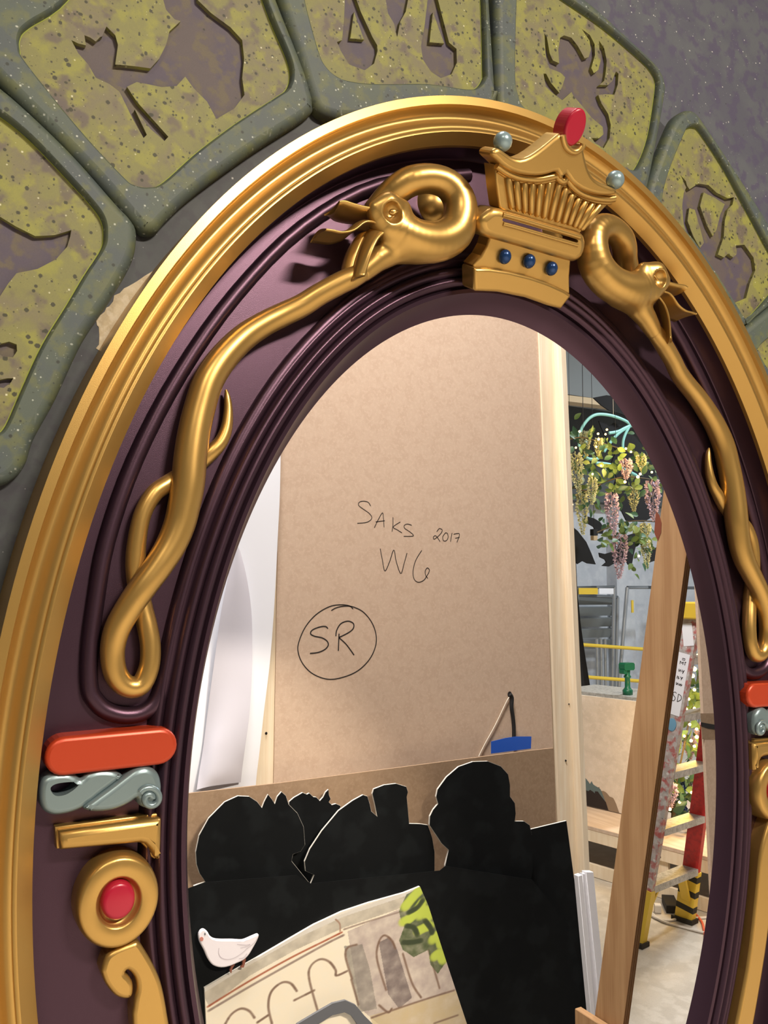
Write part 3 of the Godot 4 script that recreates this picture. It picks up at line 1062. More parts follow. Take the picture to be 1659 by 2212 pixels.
func build_crown(parent: Node3D):
	var e := Vector3(0, 0.874, 0.486)
	crown_xf = Transform3D(Basis(Vector3.RIGHT, e, Vector3.RIGHT.cross(e)), uv3(0, 1.257, 0.088))
	var cr := Node3D.new()
	cr.name = "crown"
	parent.add_child(cr, true)
	cr.set_meta("label", "gold pagoda shaped crown with gems")
	var G = M.gold
	var cs := func(called: String, list: Array, back: float, front: float, bevel: float, sm := 3, holes := []):
		var pl := crown_flat(list, front)
		if sm > 1: pl = smooth_loop(pl, sm)
		return put(called, slab(pl, back, front, bevel, holes, crown_xf), G, cr)
	# plinth
	cs.call("plinth", [[196, 1492], [330, 1494], [500, 1520], [700, 1570], [850, 1622], [1000, 1690], [1052, 1726], [1050, 1752], [965, 1858], [850, 1828], [650, 1756], [400, 1706], [205, 1698], [188, 1680], [186, 1510]], -0.026, 0.012, 0.005, 1)
	# flared neck
	cs.call("neck_block", [[325, 1200], [300, 1290], [250, 1380], [175, 1462], [200, 1520], [700, 1600], [1040, 1720], [1040, 1560], [1052, 1420], [1050, 1330], [700, 1290]], -0.03, 0.0, 0.003, 1)
	# roll with the slot
	var slot := crown_flat([[440, 1040], [1090, 1226], [1108, 1240], [1108, 1256], [1090, 1260], [440, 1072], [428, 1056]], 0.012)
	cs.call("slotted_roll", [[300, 1000], [345, 968], [420, 958], [700, 1035], [1000, 1130], [1150, 1175], [1188, 1215], [1196, 1300], [1165, 1390], [1110, 1432], [1040, 1428], [700, 1330], [420, 1250], [320, 1222], [262, 1180], [238, 1100], [255, 1040]], -0.028, 0.014, 0.011, 2, [slot])
	put("slot_lip", crown_tube([[440, 1092], [600, 1136], [800, 1194], [1000, 1252], [1110, 1284]], 0.013, 0.0035), G, cr)
	put("slot_lip", crown_tube([[440, 1010], [600, 1052], [800, 1112], [1000, 1172], [1130, 1212]], 0.013, 0.0035), G, cr)
	# fluted basket
	cs.call("basket", [[368, 560], [600, 640], [800, 660], [950, 640], [1100, 740], [1390, 900], [1375, 930], [1160, 1150], [1130, 1180], [800, 1090], [470, 985], [412, 950], [385, 750]], -0.03, 0.0, 0.003, 1)
	var tops := [[486, 665], [560, 690], [632, 712], [704, 722], [778, 728], [858, 716], [950, 716], [1008, 765], [1066, 822], [1124, 858], [1186, 886], [1250, 908], [1320, 918]]
	var bots := [[524, 962], [582, 980], [640, 998], [694, 1012], [750, 1030], [808, 1046], [866, 1062], [926, 1080], [984, 1096], [1034, 1110], [1080, 1126], [1116, 1138], [1142, 1148]]
	for i in tops.size():
		var a := crown_flat([tops[i], bots[i]], 0.002)
		var pa := crown_xf * Vector3(a[0].x, a[0].y, 0.001)
		var pb := crown_xf * Vector3(a[1].x, a[1].y, 0.001)
		var dd := (pb - pa).normalized()
		put("flute", tube([Vector4(pa.x, pa.y, pa.z, 0.003), Vector4(pa.x + dd.x * .003, pa.y + dd.y * .003, pa.z + dd.z * .003, 0.0058), Vector4(pb.x - dd.x * .003, pb.y - dd.y * .003, pb.z - dd.z * .003, 0.0052), Vector4(pb.x, pb.y, pb.z, 0.003)], 10), G, cr)
	# cornice
	cs.call("cornice", [[352, 440], [400, 415], [450, 440], [520, 490], [600, 513], [690, 486], [800, 412], [900, 330], [960, 285], [985, 330], [1010, 400], [1050, 434], [1095, 436], [1140, 400], [1162, 375], [1176, 450], [1200, 560], [1240, 655], [1300, 712], [1385, 750], [1462, 785], [1462, 826], [1400, 842], [1280, 834], [1150, 790], [1060, 722], [1012, 652], [985, 690], [960, 690], [930, 630], [860, 648], [750, 666], [600, 650], [480, 604], [395, 530], [345, 480]], -0.022, 0.014, 0.006, 2)
	put("cornice_bead", crown_tube([[385, 570], [480, 635], [600, 680], [750, 694], [870, 674], [918, 664], [960, 706], [990, 706], [1016, 688], [1060, 752], [1150, 820], [1280, 862], [1380, 872], [1440, 866]], 0.004, 0.0055), G, cr)
	put("cornice_bead", crown_tube([[395, 610], [480, 664], [600, 706], [750, 718], [860, 702], [915, 690], [958, 726], [992, 724], [1016, 720], [1060, 780], [1150, 845], [1280, 888], [1360, 898], [1405, 894]], 0.000, 0.0045), G, cr)
	put("seat_ridge", crown_tube([[975, 300], [985, 360], [1010, 412], [1055, 446], [1100, 446], [1145, 410], [1160, 380]], 0.013, 0.005), G, cr)
	# stones
	var gp := crown_local(980 + 1096 / 4.1475, 220 + 228 / 4.1475, 0.014)
	var gxf := crown_xf * Transform3D(Basis.from_euler(Vector3(0, 0, -0.06)), Vector3(gp.x, gp.y, 0))
	var ell := PackedVector2Array()
	for k in 40: ell.append(Vector2(cos(TAU * k / 40) * 0.0180, sin(TAU * k / 40) * 0.0265))
	var gem := put("red_gem", slab(ell, -0.016, 0.014, 0.004, [], gxf), M.crimson, cr)
	gem.set_meta("label", "crimson oval gem at the crown's peak")
	for p in [[440, 356, 86], [1447, 700, 82]]:
		var q := crown_local(980 + p[0] / 4.1475, 220 + p[1] / 4.1475, 0.0)
		var w := crown_xf * Vector3(q.x, q.y, 0)
		put("pearl", ball(w, Vector3.ONE * rad_at(w, p[2] / 4.1475)), M.pearl, cr).set_meta("label", "silver blue bead on the crown's tip")
	for p in [[462, 1390], [680, 1430], [880, 1496]]:
		var q := crown_local(980 + p[0] / 4.1475, 220 + p[1] / 4.1475, 0.006)
		var w := crown_xf * Vector3(q.x, q.y, 0.005)
		put("blue_bead", ball(w, Vector3(0.0100, 0.0112, 0.0095), crown_xf.basis), M.blue_bead, cr).set_meta("label", "glossy dark blue bead on the crown's neck")

# ------------------------------------------------------------------ bars, braids, rings and scrolls at both sides
func stadium(a: Vector2, b: Vector2, r: float) -> PackedVector2Array:
	var d := (b - a).normalized()
	var n := Vector2(-d.y, d.x)
	var p := PackedVector2Array()
	for k in 13:
		var an := -PI / 2 + PI * k / 12
		p.append(b + (d * cos(an) + n * sin(an)) * r)
	for k in 13:
		var an := PI / 2 + PI * k / 12
		p.append(a + (d * cos(an) + n * sin(an)) * r)
	return p

func pair(parent: Node3D, called: String, mesh: ArrayMesh, m: Material) -> Array:
	return [put(called, mesh, m, parent), put(called, mirrored(mesh), m, parent)]

func side_shape(list: Array, h: float, oy: float, sm := 4) -> PackedVector2Array:
	var p := flat(list, h * UNIT, 3.687, 3.687, 0, oy)
	return smooth_loop(p, sm) if sm > 1 else p

func build_side_ornaments(t: Node3D):
	var hh := 0.066
	var a := fr(141, 1634, hh)
	var b := fr(345, 1613, hh)
	pair(t, "orange_bar", slab(stadium(Vector2(a.x, a.y), Vector2(b.x, b.y), 0.0225), 0.0, hh * UNIT, 0.0055), M.orange)
	# braided scroll: two leaves and a curl
	var st := begin()
	var h1 := 0.056
	var la := side_shape([[318, 740], [350, 672], [430, 632], [540, 622], [610, 650], [648, 672], [700, 630], [790, 600], [900, 604], [972, 640], [970, 668], [880, 740], [800, 800], [700, 880], [640, 920], [540, 955], [430, 966], [350, 930], [316, 850]], h1, 1500)
	var eye := side_shape([[402, 752], [440, 716], [530, 700], [632, 700], [600, 750], [520, 800], [440, 806]], h1, 1500)
	slab_into(st, la, 0.0, h1 * UNIT, 0.007, [eye])
	pair(t, "braided_scroll", done(st), M.silver)
	st = begin()
	var lc := side_shape([[668, 908], [760, 832], [880, 744], [1000, 652], [1090, 590], [1180, 576], [1260, 626], [1292, 720], [1284, 820], [1236, 896], [1170, 912], [1112, 884], [1096, 836], [1040, 872], [950, 914], [850, 938], [740, 940]], 0.064, 1500)
	slab_into(st, lc, 0.0, 0.064 * UNIT, 0.008, [])
	var curl := []
	for k in 22:
		var an := -2.6 + k * 0.42
		var rr := 92.0 - k * 3.6
		var w := fr((1192 + cos(an) * rr) / 3.687, 1500 + (826 + sin(an) * rr) / 3.687, 0.062)
		curl.append(Vector4(w.x, w.y, w.z + 0.002, 0.0042))
	tube_into(st, smooth_path(curl, 2), 10)
	pair(t, "braided_scroll", done(st), M.silver)
	# angular bracket
	st = begin()
	var br := flat([[476, 1102], [1270, 992], [1292, 1000], [1290, 1180], [1284, 1312], [1262, 1326], [1240, 1312], [1200, 1240], [1160, 1200], [1120, 1190], [486, 1248]], 0.064 * UNIT, 3.687, 3.687, 0, 1500)
	slab_into(st, br, 0.0, 0.064 * UNIT, 0.008, [])
	var br2 := inset(br if area2(br) > 0 else reversed2(br), -0.0025)
	slab_into(st, br2, 0.0, 0.014, 0.002, [])
	pair(t, "gold_bracket", done(st), M.gold)
	# ring with a red cabochon
	var hr := 0.072
	var c := fr(258, 1950, hr)
	var ex := absf(fr(345, 1950, hr).x - c.x)
	var ey := absf(fr(258, 2051, hr).y - c.y)
	var ring := begin()
	var rows := []
	var prof := [[1.02, 0.0], [1.02, 0.55], [1.00, 0.80], [0.95, 0.96], [0.89, 1.0], [0.58, 1.0], [0.545, 0.98], [0.51, 0.90], [0.47, 0.80], [0.40, 0.78], [0.0, 0.78]]
	for k in 56:
		var row := []
		for q in prof: row.append(Vector3(c.x + cos(TAU * k / 56) * ex * q[0], c.y + sin(TAU * k / 56) * ey * q[0], q[1] * hr * UNIT))
		rows.append(row)
	grid_into(ring, rows, true, false, true)
	var rings := pair(t, "gold_ring", done(ring), M.gold)
	var gc := fr(256, 1945, hr)
	var gem := begin()
	rows = []
	for k in 40:
		var row := []
		for q in [[1.0, 0.66], [1.0, 0.92], [0.95, 1.04], [0.85, 1.11], [0.72, 1.13], [0.0, 1.13]]: row.append(Vector3(gc.x + cos(TAU * k / 40) * ex * 0.41 * q[0], gc.y + sin(TAU * k / 40) * ey * 0.42 * q[0], q[1] * hr * UNIT))
		rows.append(row)
	grid_into(gem, rows, true, false, true)
	var gm := done(gem)
	put("red_cabochon", gm, M.crimson, rings[0])
	put("red_cabochon", mirrored(gm), M.crimson, rings[1])
	# long scroll
	var sc_pts := [[812, 1090], [850, 985], [930, 925], [1040, 880], [1105, 868], [1160, 940], [1230, 1060], [1285, 1190], [1320, 1340], [1350, 1519], [1420, 1900], [1560, 2500], [1900, 3500], [1640, 3600], [1300, 2700], [1120, 2000], [1060, 1519], [1066, 1400], [1078, 1320], [1094, 1250], [1088, 1180], [1060, 1126], [1022, 1098], [1004, 1122], [1034, 1150], [1062, 1200], [1066, 1260], [1050, 1310], [1000, 1328], [920, 1300], [846, 1210], [814, 1130]]
	var sc := slab(side_shape(sc_pts, 0.058, 1800, 3), 0.0, 0.058 * UNIT, 0.0055)
	put("gold_scroll", sc, M.gold, t)
	var sr := put("gold_scroll", mirrored(sc), M.gold, t)
	sr.position.x = 0.018

func reversed2(p: PackedVector2Array) -> PackedVector2Array:
	var r := p.duplicate()
	r.reverse()
	return r

# ------------------------------------------------------------------ flats and cut-outs standing behind the oval
func to_floor(list: Array, z: float, x_left := NAN, x_right := NAN, y0 := 0.004) -> PackedVector2Array:
	var p := flat(list, z)      # top outline from left to right
	var xl := p[0].x if is_nan(x_left) else x_left
	var xr := p[p.size() - 1].x if is_nan(x_right) else x_right
	p.append(Vector2(xr, y0))
	p.append(Vector2(xl, y0))
	return p

func cutout(called: String, label: String, category: String, group: String, outline: PackedVector2Array, z: float, face: Material) -> Node3D:
	var t := thing(called, label, category, group)
	if called != "black_front_board": put("foam_core", slab(outline, z - 0.006, z - 0.0008), M.foam, t)
	put("black_face", slab(inset(outline if area2(outline) > 0 else reversed2(outline), 0.0006), z - 0.0008, z), face, t)
	return t

func crop31(list: Array) -> Array:
	var r := []
	for p in list: r.append([400 + p[0] / 1.929, 1550 + p[1] / 1.929])
	return r

func strokes(parent: Node3D, called: String, label: String, lists: Array, z: float, w: float, ox: float, oy: float, sc: float):
	for l in lists:
		var st := begin()
		var p := flat(l, z, sc, sc, ox, oy)
		ribbon_into(st, smooth_loop(p, 6, false) if p.size() > 2 else p, w, z)
		put(called, done(st), M.ink, parent).set_meta("label", label)

func build_flats_behind():
	var zk := -1.0
	# kraft-faced scenic flat with pine stiles
	var t := thing("kraft_flat", "tall kraft brown scenic flat with pine stiles and handwriting", "flat")
	put("kraft_sheet", slab(to_floor([[611, 500], [1154, 500], [1193, 1560], [1196, 1640]], zk, NAN, on(1234, 2640, zk).x), zk - 0.004, zk), M.kraft, t)
	var st := begin()
	slab_into(st, to_floor([[548, 500], [611, 500]], zk - 0.004, on(540, 2640, zk).x), zk - 0.024, zk - 0.004)
	put("pine_stile", done(st), M.pine, t)
	put("pine_stile", slab(to_floor([[1155, 500], [1190, 500]], zk + 0.006, on(1237, 2640, zk).x, on(1274, 2640, zk).x), zk - 0.014, zk + 0.006), M.pine, t)
	var a := on(1205, 500, zk + 0.04)
	var b := on(1296, 2640, zk + 0.04)
	put("pine_batten", along(Vector3(b.x, 0.01, zk + 0.021), Vector3(a.x, a.y, zk + 0.021), 0.019, 0.040, Vector3.RIGHT), M.pine, t)
	for q in [[575, 1584, 3.0], [1222, 1643, 2.2], [1229, 1521, 1.6]]:
		var c := on(q[0], q[1], zk + (0.0065 if q[0] > 1000 else -0.0035))
		put("nail_hole", ball(c, Vector3.ONE * rad_at(c, q[2]), Basis.IDENTITY, 8, 6), M.hole, t)
	var hc := on(1101, 1500, zk)
	put("cord_hole", ball(hc, Vector3(0.008, 0.009, 0.0012)), M.hole, t)
	var S := 2.765
	strokes(t, "handwriting", "handwritten SAKS 2017", [
		[[555, 257], [540, 235], [510, 228], [486, 236], [484, 254], [510, 275], [545, 300], [562, 325], [550, 345], [520, 357], [475, 360]],
		[[577, 387], [597, 345], [625, 298], [631, 330], [635, 385]], [[585, 352], [640, 345]],
		[[688, 325], [688, 370], [683, 410]], [[732, 352], [690, 382], [715, 400], [742, 418]],
		[[800, 372], [775, 365], [756, 373], [758, 390], [780, 405], [805, 425], [806, 437], [752, 438]],
		[[950, 410], [965, 392], [982, 400], [975, 420], [950, 445], [933, 455], [930, 442], [945, 436], [970, 470]],
		[[1003, 416], [986, 440], [990, 464], [1008, 463], [1018, 442], [1012, 420], [1001, 418]], [[1041, 418], [1032, 470]],
		[[1050, 426], [1085, 424], [1070, 475]], [[1060, 450], [1086, 444]]], zk + 0.0003, 0.0021, 600, 1000, S)
	strokes(t, "handwriting", "handwritten W6", [
		[[612, 512], [625, 580], [640, 645], [668, 590], [693, 520], [708, 590], [735, 660], [755, 600], [772, 538]],
		[[860, 522], [825, 580], [809, 640], [813, 690], [837, 712], [870, 702], [892, 672], [906, 642], [894, 627], [881, 645], [884, 672], [897, 690]]], zk + 0.0003, 0.0023, 600, 1000, S)
	strokes(t, "handwriting", "circled handwritten SR", [
		[[450, 873], [430, 855], [380, 847], [310, 858], [230, 905], [165, 980], [126, 1070], [122, 1130], [150, 1200], [210, 1260], [300, 1292], [390, 1280], [480, 1240], [550, 1170], [585, 1090], [586, 1020], [560, 950], [510, 890], [450, 860], [400, 855], [350, 865], [320, 882]]], zk + 0.0003, 0.0030, 600, 1000, S)
	strokes(t, "handwriting", "handwritten SR inside the circle", [
		[[300, 990], [285, 977], [250, 980], [207, 998], [196, 1020], [220, 1035], [265, 1045], [295, 1065], [301, 1090], [280, 1115], [240, 1132], [192, 1138]],
		[[366, 1020], [364, 1070], [362, 1122]], [[347, 1035], [352, 1000], [377, 960], [420, 945], [452, 960], [450, 990], [420, 1015], [365, 1043]], [[365, 1043], [410, 1085], [456, 1148]]], zk + 0.0003, 0.0034, 600, 1000, S)
	# cord, wire and tape on the kraft
	var pth := []
	for p in [[1102, 1500], [1106, 1508], [1105, 1528], [1108, 1548], [1110, 1572], [1110, 1600]]:
		var w := on(p[0], p[1], zk + 0.006)
		pth.append(Vector4(w.x, w.y, w.z, 0.006))
	tag(put("black_cable", tube(smooth_path(pth, 4), 10), M.black_cord), "short black cable hanging from the hole in the kraft flat", "cable")
	pth = []
	for p in [[1103, 1506], [1096, 1512], [1070, 1566], [1048, 1606], [1034, 1634]]:
		var w := on(p[0], p[1], zk + 0.004)
		pth.append(Vector4(w.x, w.y, w.z, 0.0015))
	tag(put("white_string", tube(smooth_path(pth, 4), 8), M.wire), "thin pale string slanting from the hole in the kraft flat", "string")
	tag(put("blue_tape", slab(flat([[1061, 1602], [1093, 1594], [1115, 1591], [1148, 1591], [1147, 1617], [1100, 1623], [1061, 1628]], zk + 0.0135), zk + 0.0125, zk + 0.0135), M.tape_blue), "strip of blue painter's tape across the black cable", "tape")
	# white paper, two hanging sheets
	paper_sheet("wide white paper sheet hanging against the kraft flat", [[[250, 500], [430, 500], [611, 500]], [[240, 1000], [420, 1000], [606, 1000]], [[235, 1160], [420, 1160], [600, 1160]], [[230, 1300], [420, 1300], [593, 1300]], [[225, 1430], [410, 1430], [583, 1430]], [[222, 1530], [400, 1530], [571, 1530]], [[218, 1620], [395, 1620], [561, 1620]], [[215, 1700], [390, 1702], [553, 1690]], [[212, 1790], [385, 1790], [547, 1780]]], zk + 0.03, 0.012)
	paper_sheet("grey white curled paper strip hanging before the wider sheet", [[[505, 1180], [512, 1180], [519, 1190]], [[492, 1250], [512, 1245], [533, 1248]], [[478, 1320], [508, 1315], [543, 1320]], [[467, 1400], [500, 1400], [545, 1400]], [[456, 1480], [495, 1480], [543, 1480]], [[447, 1550], [486, 1550], [538, 1550]], [[438, 1620], [470, 1615], [530, 1610]], [[430, 1670], [462, 1670], [524, 1655]], [[425, 1706], [458, 1698], [520, 1690]]], zk + 0.055, 0.02)
	# cardboard in front of the flat's foot
	tag(put("cardboard_sheet", slab(to_floor([[380, 1717], [600, 1692], [900, 1653], [1140, 1622], [1196, 1616]], zk + 0.08, NAN, on(1226, 2640, zk + 0.08).x), zk + 0.074, zk + 0.08), M.cardboard), "brown corrugated cardboard sheet leaning before the kraft flat", "cardboard")
	# black cut-outs
	var K = M.black_card
	var bush := []
	var r := RandomNumberGenerator.new()
	r.seed = 5
	for p in [[425, 420], [435, 348], [452, 332], [470, 326], [490, 312], [505, 322], [520, 314], [532, 332], [548, 330], [560, 345], [575, 330], [582, 310], [600, 300], [602, 320], [607, 342], [600, 352], [612, 366], [630, 360], [648, 368], [640, 388], [660, 440]]: bush.append([p[0] + r.randf_range(-3, 3), p[1] + r.randf_range(-3, 3)])
	cutout("black_bush_cutout", "ragged black bush cut-out between the round cut-out and the hat cut-out", "cutout", "", to_floor(crop31(bush), -0.895), -0.895, K)
	var c1 := [[36, 702], [84, 684], [60, 650], [47, 610], [44, 560], [58, 492], [98, 420], [165, 352], [220, 327], [268, 329], [300, 350], [320, 376], [330, 350], [346, 320], [362, 340], [374, 360], [384, 330], [402, 309], [420, 325], [432, 362], [468, 398], [494, 455], [500, 530], [482, 558], [450, 570], [444, 598], [478, 640], [522, 694]]
	cutout("black_round_cutout", "black rounded cut-out with two small ear points on top", "cutout", "", to_floor(crop31(c1), -0.875), -0.875, K)
	var c3 := [[522, 694], [538, 656], [502, 640], [498, 600], [520, 548], [570, 472], [640, 388], [700, 345], [742, 322], [760, 328], [770, 360], [776, 390], [801, 413], [790, 360], [780, 318], [786, 298], [830, 281], [880, 275], [922, 288], [929, 310], [924, 330], [934, 442], [980, 443], [1012, 448], [1030, 500], [1040, 560]]
	cutout("black_hat_cutout", "black cut-out with a slanting brim and a short chimney block", "cutout", "", to_floor(crop31(c3), -0.86), -0.86, K)
	var c4 := [[1084, 616], [1098, 552], [1070, 526], [1046, 490], [1018, 448], [1020, 412], [1034, 384], [1054, 360], [1046, 330], [1052, 300], [1090, 248], [1140, 205], [1200, 184], [1262, 182], [1316, 203], [1346, 236], [1354, 280], [1354, 328], [1374, 356], [1378, 400], [1374, 432], [1412, 432], [1436, 448], [1446, 490], [1452, 560], [1448, 640], [1436, 720]]
	cutout("black_head_cutout", "tall black cut-out with a rounded head shape", "cutout", "", to_floor(crop31(c4), -0.845), -0.845, K)
	cutout("black_square_board", "black square-cornered board right of the rounded head cut-out", "board", "", to_floor([[1140, 1793], [1190, 1781], [1224, 1773], [1240, 1895], [1290, 2140]], -0.87), -0.87, K)
	cutout("black_front_board", "wide thin black board carrying the stone house print", "board", "", to_floor([[360, 1936], [418, 1914], [446, 1905], [640, 1890], [672, 1908], [950, 1880], [962, 1870], [1150, 1900], [1230, 2000], [1262, 2120]], -0.825), -0.825, K)
	build_print()
	# white plastic trim strip
	t = thing("white_trim_strip", "white grooved plastic trim strip standing beside the black boards", "trim")
	for q in [[[1249, 1893], [1258, 1890], [1284, 2150], [1293, 2150]], [[1258, 1887], [1272, 1890], [1293, 2150], [1306, 2150]], [[1266, 1884], [1282, 1884], [1306, 2150], [1320, 2150]]]:
		var zz: float = -0.80 + (0.006 if q[0][0] != 1258 else 0.0)
		var pl := to_floor([q[0], q[1]], zz, on(q[2][0], q[2][1], zz).x + 0.03, on(q[3][0], q[3][1], zz).x + 0.03)
		put("trim_ridge", slab(pl, -0.812, zz, 0.001), M.white_trim, t)
	# brace that props the backdrop, and its foot rail
	t = thing("timber_brace", "brown plywood brace board slanting behind the oval opening", "brace")
	var X := 0.65
	var q1 := plane_x(1481, 1208, X)
	var q2 := plane_x(1349, 2190, X)
	var dirb := (q1 - q2).normalized()
	var nrm := Vector3(0, dirb.z, -dirb.y)      # across the board, away from the panel
	if nrm.z > 0: nrm = -nrm
	var low := q2 - dirb * ((q2.y - 0.05) / dirb.y)
	var top := q1 + dirb * 0.55
	var wb := 0.087
	var stb := begin()
	beam_into(stb, (low + top) * 0.5 + nrm * wb * 0.5 + Vector3(0.009, 0, 0), Vector3(0.018, low.distance_to(top), wb - 0.0), Basis(Vector3.RIGHT, dirb, Vector3.RIGHT.cross(dirb)))
	put("brace_board", done(stb), M.ply_brown, t)
	for k in 3:
		put("ply_layer", along(low + nrm * -0.0006 + Vector3(0.003 + 0.006 * k, 0, 0), top + nrm * -0.0006 + Vector3(0.003 + 0.006 * k, 0, 0), 0.0013, 0.0013, Vector3.RIGHT), M.ply_edge, t)
	var stain := PackedVector2Array()
	for p in [[1417, 1104], [1424, 1112], [1429, 1130], [1428, 1150], [1421, 1168], [1417, 1160], [1413, 1150], [1415, 1128]]:
		var w := plane_x(p[0], p[1], X - 0.0006)
		stain.append(Vector2(w.z, w.y))
	put("paint_stain", slab(stain, -0.0003, 0.0003, 0.0, [], Transform3D(Basis(Vector3(0, 0, 1), Vector3(0, 1, 0), Vector3(-1, 0, 0)), Vector3(X - 0.0004, 0, 0))), mat(c8(122, 62, 40), 0.6), t).set_meta("label", "brown red paint stain")
	var f1 := plane_x(1262, 2190, X - 0.02)
	put("foot_rail", beam(Vector3(X - 0.012, f1.y - 0.035, f1.z + 0.20), Vector3(0.02, 0.07, 0.46)), M.ply_brown, t)
	put("foot_post", beam(Vector3(X - 0.012, (f1.y - 0.07) * 0.5, f1.z + 0.03), Vector3(0.02, f1.y - 0.07, 0.07)), M.ply_brown, t)
	# tan board at the right
	t = thing("tan_board", "tan kraft board with a black tape mark at the right behind the oval", "board")
	var zt := -0.95
	put("board_sheet", slab(to_floor([[1493, 1000], [1680, 1000]], zt, on(1562, 2500, zt).x), zt - 0.012, zt), M.kraft, t)
	put("masking_band", slab(flat([[1513, 1541], [1680, 1541], [1680, 1597], [1517, 1597]], zt + 0.0005), zt, zt + 0.0005), M.cardboard, t)
	put("tape_mark", slab(flat([[1514, 1560], [1530, 1563], [1600, 1574], [1600, 1584], [1530, 1574], [1515, 1569]], zt + 0.001), zt + 0.0005, zt + 0.001), M.black_cord, t)

func plane_x(x: float, y: float, X: float) -> Vector3:
	var d := ray(x, y)
	return EYE + d * ((X - EYE.x) / d.x)

func paper_sheet(label: String, rows_px: Array, z: float, wave: float):
	var rows := []
	var cols := []
	for c in 3:
		var col := []
		for i in rows_px.size():
			var p: Array = rows_px[i][c]
			var w := on(p[0], p[1], z + wave * (0.5 * sin(i * 0.9 + c * 1.7) + (0.0 if c == 1 else -0.5)) * (0.15 + 0.85 * i / rows_px.size()))
			col.append(Vector4(w.x, w.y, w.z, 0))
		cols.append(smooth_path(col, 5))
	for i in cols[0].size():
		var row4 := smooth_path([cols[0][i], cols[1][i], cols[2][i]], 8)
		var row := []
		for q in row4: row.append(Vector3(q.x, q.y, q.z))
		rows.append(row)
	var st := begin()
	grid_into(st, rows, false, false, true)
	var back := []
	for r in rows:
		var rr := []
		for v in r: rr.append(v - Vector3(0, 0, 0.0006))
		rr.reverse()
		back.append(rr)
	grid_into(st, back, false, false, true)
	tag(put("paper_sheet", done(st), M.paper_grey if label.begins_with("grey") else M.paper), label, "paper")

func crop28(list: Array) -> Array:
	var r := []
	for p in list: r.append([400 + p[0] / 2.5136, 1900 + p[1] / 2.5136])
	return r

var print_lo := Vector2()
var print_size := Vector2()
func print_px(p: Array, z: float, size: Vector2i) -> Vector2:
	var c: Array = crop28([p])[0]
	var w := on(c[0], c[1], z)
	return Vector2((w.x - print_lo.x) / print_size.x * size.x, (1.0 - (w.y - print_lo.y) / print_size.y) * size.y)

func brush(img: Image, list: Array, z: float, width: float, col: Color, alpha := 0.8):
	var size := img.get_size()
	var pts := PackedVector2Array()
	for p in list: pts.append(print_px(p, z, size))
	pts = smooth_loop(pts, 14, false) if pts.size() > 2 else pts
	var prev := pts[0]
	for p in pts:
		var n := int(prev.distance_to(p) / 1.5) + 1
		for k in n:
			var c := prev.lerp(p, float(k + 1) / n)
			var r := width * 0.5
			for y in range(int(c.y - r), int(c.y + r) + 1):
				for x in range(int(c.x - r), int(c.x + r) + 1):
					if x < 0 or y < 0 or x >= size.x or y >= size.y: continue
					var dd := Vector2(x, y).distance_to(c) / maxf(r, 0.6)
					if dd < 1.0: img.set_pixel(x, y, img.get_pixel(x, y).lerp(col, alpha * (1.0 - dd * dd) * 0.5))
		prev = p

func wash(img: Image, list: Array, z: float, col: Color, alpha: float, nz: Image):
	var size := img.get_size()
	var poly := PackedVector2Array()
	for p in list: poly.append(print_px(p, z, size))
	for y in size.y:
		for x in size.x:
			if Geometry2D.is_point_in_polygon(Vector2(x, y), poly):
				var n := nz.get_pixel(x % 256, y % 256).r
				img.set_pixel(x, y, img.get_pixel(x, y).lerp(col, alpha * (0.5 + n * 0.7)))

